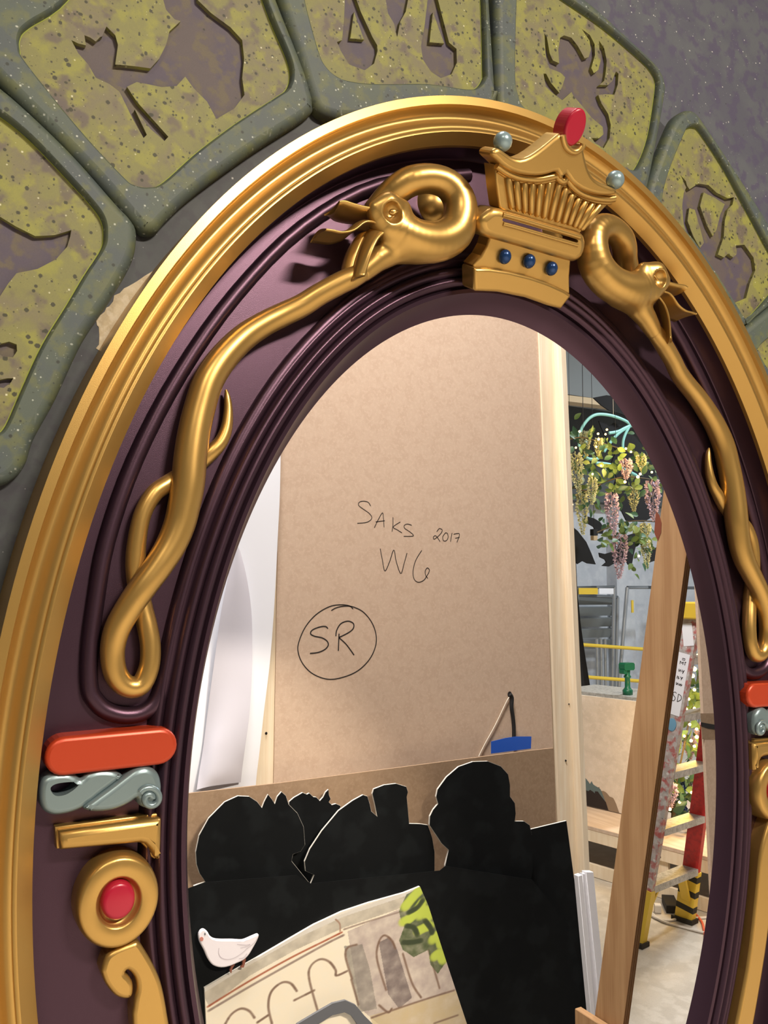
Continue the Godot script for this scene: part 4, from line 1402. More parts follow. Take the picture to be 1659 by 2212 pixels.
func build_print():
	var z := -0.818
	var top := [[105, 590], [250, 505], [400, 420], [550, 332], [700, 245], [850, 175], [1000, 125], [1190, 72], [1275, 38], [1320, 140], [1410, 420], [1530, 784], [1560, 880]]
	var outline := to_floor(crop28(top), z, on(470, 2300, z).x, NAN, 0.25)
	var lo := outline[0]
	var hi := outline[0]
	for p in outline:
		lo = lo.min(p)
		hi = hi.max(p)
	lo.y = maxf(lo.y, hi.y - 0.5)
	print_lo = lo
	print_size = hi - lo
	var img := Image.create(480, 420, true, Image.FORMAT_RGB8)
	img.fill(c8(238, 228, 210))
	var nz := noise_img(256, 201, 0.03, 4)
	wash(img, [[100, 400], [1700, -100], [1700, 1300], [0, 1300]], z, c8(240, 228, 200), 0.6, nz)
	wash(img, [[880, 280], [1300, 100], [1700, 800], [1300, 1000], [950, 700]], z, c8(172, 156, 150), 0.75, nz)
	wash(img, [[80, 600], [700, 240], [1280, 30], [1300, 110], [860, 260], [600, 380], [350, 520], [130, 690]], z, c8(176, 168, 152), 0.8, nz)
	wash(img, [[80, 570], [700, 225], [1280, 20], [1280, 60], [860, 200], [600, 320], [300, 490], [90, 620]], z, c8(222, 218, 210), 0.8, nz)
	wash(img, [[860, 360], [960, 350], [1000, 480], [1040, 700], [940, 720], [900, 520]], z, c8(134, 128, 118), 0.7, nz)
	wash(img, [[1050, 340], [1110, 310], [1150, 380], [1230, 640], [1160, 700], [1100, 620]], z, c8(116, 104, 100), 0.8, nz)
	wash(img, [[1000, 740], [1480, 600], [1560, 820], [1060, 900]], z, c8(206, 186, 140), 0.7, nz)
	brush(img, [[120, 690], [330, 560], [560, 430], [760, 330], [850, 285]], z, 5, c8(150, 62, 34), 0.9)
	brush(img, [[125, 712], [340, 585], [570, 455], [760, 350], [860, 300]], z, 6, c8(128, 108, 98), 0.8)
	brush(img, [[840, 280], [838, 240], [815, 215]], z, 4, c8(150, 110, 88), 0.8)
	brush(img, [[860, 270], [980, 230], [1080, 200], [1180, 170]], z, 5, c8(136, 116, 104), 0.8)
	for q in [[[215, 784], [250, 730], [300, 700], [345, 712], [375, 750]], [[470, 784], [450, 690], [465, 610], [520, 560], [570, 562], [605, 605]], [[720, 720], [672, 540], [680, 470], [730, 432], [780, 445], [815, 490], [820, 520], [880, 495]], [[905, 540], [870, 420], [880, 370], [930, 352]], [[1090, 600], [1040, 430], [1050, 340], [1080, 302], [1120, 330], [1140, 375]], [[1180, 400], [1230, 560], [1280, 640]], [[1320, 380], [1380, 590]], [[590, 655], [640, 630], [700, 600]], [[390, 775], [420, 755], [450, 735]], [[940, 680], [900, 540]], [[1010, 750], [1150, 700], [1300, 650], [1460, 600]], [[1350, 780], [1480, 735]], [[1050, 680], [1100, 720], [1120, 700]]]:
		brush(img, q, z, 6, c8(132, 106, 88), 0.75)
		brush(img, q, z, 2.5, c8(96, 74, 62), 0.6)
	wash(img, [[1160, 170], [1200, 80], [1275, 38], [1340, 180], [1420, 440], [1370, 510], [1330, 460], [1320, 380], [1240, 420], [1180, 380], [1160, 330], [1190, 250], [1170, 220]], z, c8(70, 84, 48), 0.85, nz)
	for q in [[[1190, 150], [1240, 90], [1270, 60]], [[1180, 230], [1230, 200], [1290, 120]], [[1270, 200], [1300, 160], [1320, 210]], [[1340, 330], [1370, 300], [1390, 360]], [[1350, 420], [1380, 400], [1400, 440]], [[1260, 280], [1300, 260], [1330, 250]]]: brush(img, q, z, 22, c8(190, 206, 84), 0.95)
	for q in [[[1200, 250], [1240, 260], [1260, 300]], [[1180, 340], [1230, 340], [1280, 330]], [[1300, 220], [1330, 260], [1340, 290]], [[1210, 180], [1260, 150], [1290, 110]]]: brush(img, q, z, 12, c8(58, 68, 44), 0.9)
	img.generate_mipmaps()
	var m := mat(Color.WHITE, 0.6)
	m.albedo_texture = ImageTexture.create_from_image(img)
	var t := thing("house_print", "printed watercolour of an arched stone wall with green leaves", "print")
	put("backing_card", slab(outline, -0.825, z - 0.0003), M.foam, t)
	var st := begin()
	var ol := outline if area2(outline) > 0 else reversed2(outline)
	var idx := Geometry2D.triangulate_polygon(ol)
	for k in range(0, idx.size(), 3):
		for j in [0, 2, 1]:
			var v := ol[idx[k + j]]
			st.set_uv(Vector2((v.x - lo.x) / print_size.x, 1.0 - (v.y - lo.y) / print_size.y))
			st.set_normal(Vector3(0, 0, 1))
			st.add_vertex(Vector3(v.x, v.y, z))
	put("print_face", st.commit(), m, t)
	# dove
	var zd := -0.805
	var dv := thing("white_dove_cutout", "white dove cut-out perched on the edge of the house print", "cutout")
	put("dove_body", slab(smooth_loop(flat(crop28([[74, 305], [84, 280], [102, 271], [122, 284], [136, 308], [160, 324], [200, 328], [260, 328], [315, 330], [360, 312], [398, 298], [396, 322], [370, 372], [345, 412], [318, 438], [280, 456], [240, 472], [196, 479], [152, 466], [124, 432], [104, 386], [80, 340]]), zd), 3), zd - 0.008, zd, 0.003), M.dove, dv)
	put("dove_cheek", slab(smooth_loop(flat(crop28([[79, 322], [84, 312], [93, 312], [99, 320], [95, 332], [84, 334]]), zd), 3), zd, zd + 0.0006), M.dove_pink, dv)
	put("dove_eye", slab(smooth_loop(flat(crop28([[104, 292], [108, 288], [111, 294], [109, 302], [104, 300]]), zd), 3), zd, zd + 0.0006), M.grey_card, dv)
	var wl := begin()
	for l in [[[184, 372], [182, 400], [196, 424], [230, 434], [270, 424], [310, 398], [340, 370]], [[282, 352], [330, 356], [352, 352], [340, 362], [300, 372]], [[292, 430], [318, 424], [336, 402]], [[340, 372], [372, 346], [392, 318]]]:
		ribbon_into(wl, smooth_loop(flat(crop28(l), zd + 0.0004), 5, false), 0.0014, zd + 0.0004)
	put("wing_line", done(wl), M.dove_line, dv)
	for q in [[[270, 462], [258, 480], [250, 510], [242, 494], [250, 474]], [[330, 430], [326, 452], [318, 478], [300, 478], [312, 462], [312, 440]]]:
		put("dove_foot", slab(flat(crop28(q), zd - 0.002), zd - 0.007, zd - 0.002), M.dove_leg, dv)
	# grey arch cut-out
	var za := -0.80
	var gl := [[560, 860], [610, 784], [700, 730], [800, 672], [870, 655], [925, 680], [975, 740], [1025, 790], [1080, 870], [960, 870], [930, 780], [900, 738], [865, 722], [800, 738], [720, 788], [660, 860]]
	var gp := flat(crop28(gl), za)
	tag(put("grey_arch_cutout", slab(gp, za - 0.006, za, 0.0008), M.grey_card), "grey arched cut-out piece before the house print", "cutout")

# ------------------------------------------------------------------ the workshop beyond
func leaf_mesh(l: float, w: float) -> ArrayMesh:
	var st := begin()
	var prof := [[0.0, 0.06], [0.2, 0.75], [0.45, 1.0], [0.7, 0.75], [0.88, 0.36], [1.0, 0.0]]
	var rows := []
	for p in prof:
		var y: float = p[0] * l
		var x: float = p[1] * w * 0.5
		var z: float = -0.18 * l * p[0] * p[0]
		rows.append([Vector3(-x, y, z + x * 0.35), Vector3(0, y, z), Vector3(x, y, z + x * 0.35)])
	grid_into(st, rows, false, false, true)
	return done(st)

func raceme_mesh(length: float, width: float, seed_: int, petals := 120) -> ArrayMesh:
	var r := RandomNumberGenerator.new()
	r.seed = seed_
	var st := begin()
	tube_into(st, [Vector4(0, 0, 0, 0.0025), Vector4(0.004, -length, 0, 0.001)], 5)
	for i in petals:
		var q := float(i) / petals
		var y := -length * (0.06 + 0.94 * q)
		var rad := width * 0.5 * (0.55 + 0.9 * q if q < 0.35 else 1.25 * (1.0 - q) + 0.08)
		var an := i * 2.4 + r.randf() * 0.6
		var c := Vector3(cos(an) * rad, y, sin(an) * rad)
		var s := width * 0.36 * (1.0 - 0.5 * q)
		var b := Basis.from_euler(Vector3(r.randf_range(-0.9, 0.9), -an, r.randf_range(-0.9, 0.9)))
		var rows := []
		for k in 3:
			var row := []
			for j in 5:
				var aa := PI * (j / 4.0)
				row.append(c + b * Vector3(s * 0.5 * k * sin(aa) * 0.9, s * (0.5 - j / 4.0), s * 0.22 * k * (2 - k) + s * 0.1 * cos(aa)))
			rows.append(row)
		grid_into(st, rows, false, false, true)
	return done(st)

func garland(called: String, label: String, z: float, vines: Array, leaves: Array, hangs: Array, bulbs: Array, seed_: int, depth: float):
	var r := RandomNumberGenerator.new()
	r.seed = seed_
	var t := thing(called, label, "garland")
	for v in vines:
		var p := []
		for q in v:
			var w := on(q[0], q[1], z + r.randf_range(-0.5, 0.5) * depth * 0.4)
			p.append(Vector4(w.x, w.y, w.z, 0.005))
		put("vine", tube(smooth_path(p, 5), 7), M.stem, t)
	var meshes := [leaf_mesh(0.066, 0.040), leaf_mesh(0.055, 0.036), leaf_mesh(0.078, 0.042)]
	for g in leaves:      # [x, y, spread x, spread y, count, dark share]
		for i in int(g[4] * 1.5):
			var o := put("leaf", meshes[r.randi() % 3], M.leaf_dark if r.randf() < g[5] else M.leaf, t)
			var w := on(g[0] + r.randfn(0, g[2] * 0.5), g[1] + r.randfn(0, g[3] * 0.5), z + r.randf_range(-0.5, 0.5) * depth)
			if called == "flower_tree": w.y = maxf(w.y, 0.36)
			o.transform = Transform3D(Basis.from_euler(Vector3(r.randf_range(-0.7, 0.7), r.randf_range(-1.2, 0.6), r.randf_range(0, TAU))), w)
	var k := 0
	for h in hangs:       # [x, y top, y bottom, width px, colour]
		var a := on(h[0], h[1], z + r.randf_range(-0.3, 0.5) * depth)
		var b := on(h[0], h[2], a.z)
		var o := put("flower_cluster", raceme_mesh(a.y - b.y, rad_at(a, h[3] * 1.2), 40 + k), [M.petal_lilac, M.petal_cream, M.petal_blue][h[4]], t)
		o.position = a
		o.rotation.z = r.randf_range(-0.12, 0.12)
		o.set_meta("label", ["dusty lilac flower cluster", "greenish cream flower cluster", "blue flower cluster"][h[4]])
		k += 1
	for b in bulbs:
		var c := on(b[0], b[1], z + 0.5 * depth)
		put("light_bulb", ball(c, Vector3.ONE * rad_at(c, b[2]), Basis.IDENTITY, 8, 6), M.bulb, t)
	if called == "wisteria_garland":
		for x in [1260, 1330, 1400]:
			var w := on(x, 955, z)
			put("hanging_wire", rod(w, Vector3(w.x, 4.49, w.z), 0.0015, 6), M.black_cord, t)
	else:
		var w := on(1452, 1775, z)
		put("trunk", rod(Vector3(w.x, 0.277, w.z), w + Vector3(0.02, 0.1, 0), 0.012, 8), M.stem, t)
	var mid: Array = bulbs[bulbs.size() / 2]
	var glow := OmniLight3D.new()
	glow.name = "garland_glow"
	glow.light_color = Color(1.0, 0.8, 0.45)
	glow.light_energy = 0.35
	glow.light_size = 0.1
	glow.omni_range = 30.0
	glow.omni_attenuation = 2.0
	glow.shadow_enabled = true
	glow.position = on(mid[0], mid[1], z + depth)
	t.add_child(glow)

func crop25(list: Array, z: float) -> PackedVector2Array:
	return flat(list, z, 3.687, 3.687, 1180, 680)

func build_workshop():
	build_ladder()
	build_platform()
	build_scaffolds()
	# hanging lit wisteria high up
	garland("wisteria_garland", "wisteria garland with fairy lights hanging under the turquoise wing ornament", -3.6,
		[[[1225, 950], [1260, 945], [1310, 960], [1360, 975], [1420, 990]], [[1230, 1050], [1270, 1060], [1310, 1040], [1360, 1030], [1430, 1040]], [[1290, 1150], [1340, 1130], [1380, 1125], [1430, 1128]]],
		[[1250, 950, 40, 40, 16, .4], [1300, 985, 60, 40, 18, .5], [1360, 985, 50, 40, 18, .5], [1290, 1030, 60, 50, 22, .35], [1355, 1050, 60, 40, 24, .3], [1270, 1090, 50, 60, 16, .5], [1400, 1030, 40, 50, 14, .3], [1345, 1140, 60, 30, 20, .7], [1310, 1165, 20, 30, 8, .3], [1385, 1170, 40, 40, 18, .3], [1392, 1210, 20, 20, 6, .2]],
		[[1262, 930, 985, 17, 1], [1294, 945, 985, 14, 1], [1242, 975, 1065, 22, 1], [1256, 1060, 1155, 20, 1], [1320, 1060, 1155, 22, 0], [1280, 1030, 1090, 16, 1], [1352, 990, 1035, 20, 0], [1384, 980, 1020, 16, 1], [1368, 1050, 1105, 18, 1], [1408, 1035, 1125, 24, 0], [1340, 1150, 1250, 24, 0], [1395, 1130, 1165, 18, 1], [1395, 1165, 1225, 16, 1]],
		[[1252, 932, 2.6], [1292, 937, 2.4], [1311, 928, 2.2], [1308, 938, 2.2], [1293, 949, 2.6], [1288, 965, 2.2], [1244, 967, 2.2], [1352, 969, 2.4], [1363, 976, 2.4], [1280, 1024, 2.2], [1298, 1006, 2.2], [1350, 1041, 3.0], [1378, 1030, 3.4], [1383, 1024, 2.8], [1408, 1020, 2.4], [1236, 1090, 2.2], [1380, 1201, 2.4]], 301, 0.35)
	# lit flowers behind the ladder
	garland("flower_tree", "dense flowering garland with bright fairy lights behind the red ladder", -2.35,
		[[[1452, 1770], [1460, 1700], [1480, 1600], [1500, 1500], [1520, 1400]], [[1440, 1400], [1470, 1420], [1530, 1430]]],
		[[1455, 1415, 20, 30, 12, .4], [1500, 1470, 30, 30, 12, .2], [1500, 1530, 40, 40, 16, .15], [1480, 1600, 50, 40, 16, .3], [1510, 1620, 40, 40, 14, .2], [1480, 1660, 50, 30, 14, .3], [1470, 1710, 50, 30, 20, .6], [1500, 1730, 40, 40, 16, .4], [1450, 1760, 50, 30, 20, .9], [1500, 1780, 40, 30, 12, .8]],
		[[1450, 1690, 1745, 20, 0], [1470, 1680, 1730, 18, 2], [1490, 1590, 1640, 20, 0], [1500, 1680, 1720, 16, 0], [1476, 1740, 1780, 14, 2], [1440, 1440, 1500, 16, 1], [1512, 1560, 1610, 18, 0], [1456, 1650, 1690, 14, 2]],
		[[1505, 1430, 4.5], [1500, 1445, 5.0], [1496, 1460, 4.5], [1508, 1415, 3.0], [1500, 1490, 3.4], [1488, 1510, 3.0], [1482, 1532, 3.6], [1500, 1530, 3.0], [1490, 1565, 3.0], [1505, 1575, 3.2], [1478, 1590, 3.0], [1493, 1600, 3.4], [1505, 1592, 4.0], [1515, 1610, 4.6], [1518, 1625, 4.6], [1500, 1612, 3.2], [1453, 1643, 4.4], [1447, 1748, 3.6], [1468, 1733, 3.0], [1494, 1712, 3.0], [1452, 1425, 2.6], [1450, 1475, 2.6], [1520, 1400, 3.0]], 302, 0.25)
	# turquoise wing ornament
	var t := thing("wing_ornament", "turquoise curved wing-shaped ornament hanging above the wisteria garland", "ornament")
	for l in [[[262, 1050], [265, 960], [290, 890], [340, 826], [400, 795], [480, 796], [560, 815], [640, 850], [680, 890]], [[500, 942], [570, 930], [620, 905], [664, 885]], [[460, 1090], [500, 1030], [570, 950], [640, 900], [664, 885]], [[610, 1075], [612, 1010], [630, 950], [664, 885]], [[300, 1120], [340, 1148], [400, 1148], [415, 1140]], [[395, 1180], [480, 1188], [570, 1210], [640, 1240], [720, 1280]], [[660, 880], [760, 900], [860, 960]]]:
		var p := []
		for w in crop25(l, -3.9): p.append(Vector4(w.x, w.y, -3.9, 0.013))
		put("wing_rib", tube(smooth_path(p, 5), 10, 0.6), M.turquoise, t)
	var w0 := on(1325, 900, -3.9)
	put("hanging_wire", rod(w0, Vector3(w0.x, 4.49, w0.z), 0.002, 6), M.wire, t)
	# black foliage cut-outs hung in front of the back wall
	var shapes := [
		[[[375, 660], [480, 640], [560, 650], [640, 740], [680, 830], [600, 790], [500, 760], [440, 720]], "upper black leaf cut-out above the turquoise ornament", -4.3],
		[[[420, 845], [470, 860], [500, 890], [540, 860], [600, 880], [560, 900], [640, 960], [680, 940], [740, 1010], [820, 1100], [880, 1300], [880, 1480], [860, 1600], [780, 1650], [640, 1640], [600, 1560], [560, 1500], [520, 1420], [560, 1300], [520, 1180], [560, 1080], [480, 980], [440, 900]], "large ragged black foliage cut-out behind the wisteria garland", -4.4],
		[[[200, 1680], [250, 1720], [320, 1810], [360, 1900], [395, 1988], [330, 1980], [290, 1960], [250, 1985], [235, 1960], [200, 1900]], "black pointed leaf cut-out beside the pine batten", -4.1],
		[[[310, 1600], [380, 1620], [430, 1650], [462, 1700], [450, 1745], [400, 1740], [380, 1690], [330, 1660]], "black drooping leaf cut-out over the small hanging block", -4.2],
		[[[422, 1895], [470, 1905], [520, 1890], [560, 1880], [600, 1800], [640, 1760], [700, 1740], [760, 1760], [720, 1820], [700, 1900], [680, 2000], [655, 1990], [640, 1960], [600, 1985], [560, 1970], [500, 2005], [445, 2000], [480, 1970], [470, 1950], [430, 1930]], "black forked leaf cut-out behind the lowest lilac cluster", -4.1],
		[[[778, 1990], [800, 1940], [840, 1880], [900, 1840], [1000, 1900], [1140, 2060], [1120, 2200], [1080, 2280], [1064, 2240], [1080, 2100], [960, 1980], [860, 1960]], "black leaf cut-out partly behind the brown brace", -4.2]]
	for s in shapes:
		var g := crop25(s[0], s[2])
		var bt := thing("black_leaf_cutout", s[1], "cutout", "hanging black leaf cut-outs")
		put("leaf_board", slab(g, s[2] - 0.012, s[2]), M.black_cloth, bt)
		var hx := Vector2.ZERO
		for p in g: hx = p if p.y > hx.y else hx
		put("hanging_wire", rod(Vector3(hx.x, hx.y - 0.01, s[2] - 0.006), Vector3(hx.x, 4.49, s[2] - 0.006), 0.0015, 6), M.black_cord, bt)
	# block hanging on a cord
	t = thing("hanging_block", "small black and wood block hanging on a cord below the garland", "weight")
	var hb := on(1283, 1150, -4.0)
	put("block_top", beam(hb, Vector3(0.045, 0.05, 0.04)), M.black_cord, t)
	put("block_foot", beam(hb - Vector3(0, 0.045, 0), Vector3(0.04, 0.036, 0.036)), M.beam_tan, t)
	put("hanging_cord", rod(hb + Vector3(0, 0.02, 0), Vector3(hb.x, 4.49, hb.z), 0.002, 6), M.black_cord, t)
	# black drape beside the batten
	var dr := []
	for q in [[[1215, 1170], [1243, 1185]], [[1215, 1260], [1247, 1270]], [[1215, 1340], [1254, 1345]], [[1215, 1410], [1264, 1415]], [[1215, 1460], [1272, 1465]], [[1215, 1500], [1278, 1500]]]:
		var row := []
		for k in 7:
			var w := on(lerpf(q[0][0], q[1][0], k / 6.0), lerpf(q[0][1], q[1][1], k / 6.0), -3.9 + 0.03 * sin(k * 2.1))
			row.append(w)
		dr.append(row)
	var st := begin()
	grid_into(st, dr, false, false, true)
	var back := []
	for rw in dr:
		var b := []
		for v in rw: b.append(v - Vector3(0, 0, 0.004))
		b.reverse()
		back.append(b)
	grid_into(st, back, false, false, true)
	t = thing("black_drape", "black cloth drape hanging at the edge of the pine batten", "drape")
	put("cloth", done(st), M.black_cloth, t)
	put("hanging_cord", rod(on(1222, 1172, -3.9), Vector3(on(1222, 1172, -3.9).x, 4.49, -3.9), 0.004, 6), M.black_cord, t)
	# duct and tan beam below the ceiling
	t = thing("ceiling_duct", "grey sheet metal duct with a tan lower rail high over the garland", "duct")
	var d0 := on(1215, 850, -5.0)
	var d1 := on(1420, 815, -5.0)
	var xs := (d0.x + d1.x) * 0.5
	put("duct_body", beam(Vector3(xs - 0.45, (d0.y + 4.48) * 0.5, -5.2), Vector3(1.15, 4.48 - d0.y, 0.4)), M.wall_grey, t)
	put("duct_body", beam(Vector3(xs + 0.72, (d0.y + 4.48) * 0.5, -5.2), Vector3(1.15, 4.48 - d0.y, 0.4)), M.wall_grey, t)
	put("lower_rail", beam(Vector3(xs + 0.1, d0.y - 0.03, -5.05), Vector3(2.6, 0.06, 0.14), Basis.from_euler(Vector3(0, 0, 0.02))), M.beam_tan, t)
	# white and orange cables, power strip on the floor
	for q in [[[[1395, 1962], [1400, 1972], [1412, 1984], [1430, 1991], [1450, 1991], [1475, 1986], [1505, 1986], [1550, 1984]], M.cord_white, "white cable looping on the floor by the ladder's foot", 0.006], [[[1400, 1966], [1410, 1978], [1430, 1993], [1470, 2005], [1520, 2018], [1580, 2030]], M.cord_white, "white cable running straight across the floor towards the panel", 0.006], [[[1500, 1975], [1515, 1993], [1520, 2008], [1524, 2030]], M.cord_orange, "orange cable on the floor by the ladder's yellow foot", 0.006]]:
		var p := []
		for c in q[0]:
			var w := on_floor(c[0], c[1])
			p.append(Vector4(w.x, q[3] + 0.001, w.z, q[3]))
		tag(put("floor_cable", tube(smooth_path(p, 5), 8), q[1]), q[2], "cable")
	t = thing("power_strip", "black power strip with a white plug on the floor under the platform", "power strip")
	var ps := on_floor(1448, 1962)
	var ps2 := on_floor(1436, 1963)
	put("strip_body", beam(ps + Vector3(0, 0.021, 0), Vector3(0.15, 0.04, 0.06), Basis.from_euler(Vector3(0, 0.9, 0)), 0.004), M.black_cord, t)
	put("plug", beam(ps2 + Vector3(-0.07, 0.021, 0.02), Vector3(0.035, 0.04, 0.03), Basis.from_euler(Vector3(0, 0.9, 0)), 0.004), M.cord_white, t)

func build_ladder():
	var t := thing("step_ladder", "paint-spattered red fibreglass step ladder with grey steps", "ladder")
	var lf := on_floor(1372, 2040)
	var rf := on_floor(1479, 1990)
	var dirx := (rf - lf)
	var wdt := dirx.length()
	dirx = dirx.normalized()
	var lean := Vector3(-dirx.z, 0, dirx.x)
	if lean.z < 0: lean = -lean
	var hgt := 1.47
	var lt := lf + dirx * 0.09 + lean * 0.27 + Vector3(0, hgt, 0)
	var rt := rf - dirx * 0.05 + lean * 0.27 + Vector3(0, hgt, 0)
	var up := (lt - lf).normalized()
	for s in [[lf, lt, M.ladder_worn, 1.0], [rf, rt, M.ladder_red, -1.0]]:
		var a: Vector3 = s[0]
		var b: Vector3 = s[1]
		var u := (b - a).normalized()
		put("rail", along(a + u * 0.08, b, 0.028, 0.078, dirx), s[2], t)
	# yellow feet with dark pads
	for s in [[lf, lt], [rf, rt]]:
		var u: Vector3 = (s[1] - s[0]).normalized()
		put("foot_bracket", along(s[0] + Vector3(0, 0.004, 0), s[0] + u * 0.26, 0.036, 0.088, dirx), M.yellow, t)
		put("foot_pad", beam(s[0] + Vector3(0, 0.012, 0), Vector3(0.06, 0.02, 0.11), Basis(dirx, Vector3.UP, dirx.cross(Vector3.UP))), M.black_rubber, t)
		for k in (0 if s[0] == lf else 3):
			var c: Vector3 = s[0] + u * (0.06 + 0.075 * k)
			put("warning_stripe", along(c, c + u * 0.03, 0.0372, 0.0892, dirx), M.black_rubber, t)
	# diagonal yellow braces from the lowest step to the feet
	for k in 5:
		var q := (0.255 * (k + 1)) / hgt
		var a := lf.lerp(lt, q)
		var b := rf.lerp(rt, q)
		var m: Material = M.ladder_grey
		put("step", along(a + dirx * 0.012, b - dirx * 0.012, 0.030, 0.085, Vector3.UP), m, t)
		if k == 0:
			for s in [[a.lerp(b, 0.24), lf.lerp(lt, 0.06)], [a.lerp(b, 0.76), rf.lerp(rt, 0.06)]]:
				put("step_brace", along(s[0], s[1] , 0.012, 0.045, dirx), M.yellow, t)
	# cap
	var mid := (lt + rt) * 0.5
	put("top_cap", beam(mid + Vector3(0, 0.03, 0) + lean * 0.06, Vector3(lt.distance_to(rt) + 0.1, 0.075, 0.2), Basis(dirx, Vector3.UP, dirx.cross(Vector3.UP)), 0.006), M.yellow, t)
	# rear legs
	for s in [lt, rt]:
		var foot: Vector3 = s + lean * 0.55
		foot.y = 0.004
		put("rear_leg", along(foot, s + lean * 0.07, 0.025, 0.05, dirx), M.ladder_red, t)
	# paper label on the rail, facing the oval
	var ly := up.cross(dirx).normalized()
	var base := lf.lerp(lt, 0.72) - dirx * 0.0155
	var xa := -ly if (-ly).x > 0 else ly
	var side := up.cross(-dirx).normalized()
	var lb := Basis(side, up, -dirx)
	var lab := put("paper_label", beam(base + up * 0.115, Vector3(0.056, 0.28, 0.001), lb, 0.001), M.paper, t)
	lab.set_meta("label", "white hand-lettered label")
	var xf := Transform3D(lb, base + up * 0.115 - dirx * 0.001)
	var scr := [[[-.006, .118], [.004, .120], [.010, .117]], [[-.006, .112], [.010, .113]], [[-.012, .090], [-.012, .104], [-.004, .096], [.002, .104], [.002, .090]], [[.008, .104], [.016, .104], [.012, .104], [.012, .090]], [[-.012, .068], [-.010, .056], [-.004, .066], [.000, .056]], [[.004, .068], [.008, .058], [.014, .068], [.008, .050]], [[-.014, .036], [-.014, .022]], [[-.006, .034], [-.010, .030], [-.004, .026], [-.010, .022]], [[.002, .036], [.006, .028], [.012, .036], [.006, .020]], [[-.014, .006], [-.012, -.006], [-.006, .004], [-.004, -.006]], [[.002, .004], [.002, -.006], [.010, .004], [.010, -.006], [.016, .002]], [[-.004, -.044], [-.012, -.040], [-.020, -.048], [-.014, -.058], [-.006, -.066], [-.010, -.080], [-.022, -.080]], [[.006, -.044], [.006, -.080]], [[.006, -.044], [.020, -.050], [.022, -.066], [.006, -.080]]]
	for l in scr:
		var p := PackedVector2Array()
		for v in l: p.append(Vector2(v[0], v[1] * 0.98))
		var stl := begin()
		ribbon_into(stl, smooth_loop(p, 4, false) if p.size() > 2 else p, 0.0032, 0.0)
		var m := done(stl)
		var st2 := begin()
		st2.append_from(m, 0, xf)
		put("lettering", st2.commit(), M.ink, lab)
	# torn paper scraps and a blue paint blot
	put("paper_scrap", beam(base + up * 0.34, Vector3(0.05, 0.10, 0.001), Basis(side, up, -dirx).rotated(-dirx, 0.3)), M.paper, t)
	put("paint_blot", ball(base - up * 0.07, Vector3(0.022, 0.03, 0.001), Basis(side, up, -dirx), 10, 6), mat(c8(110, 160, 190), 0.6), t)

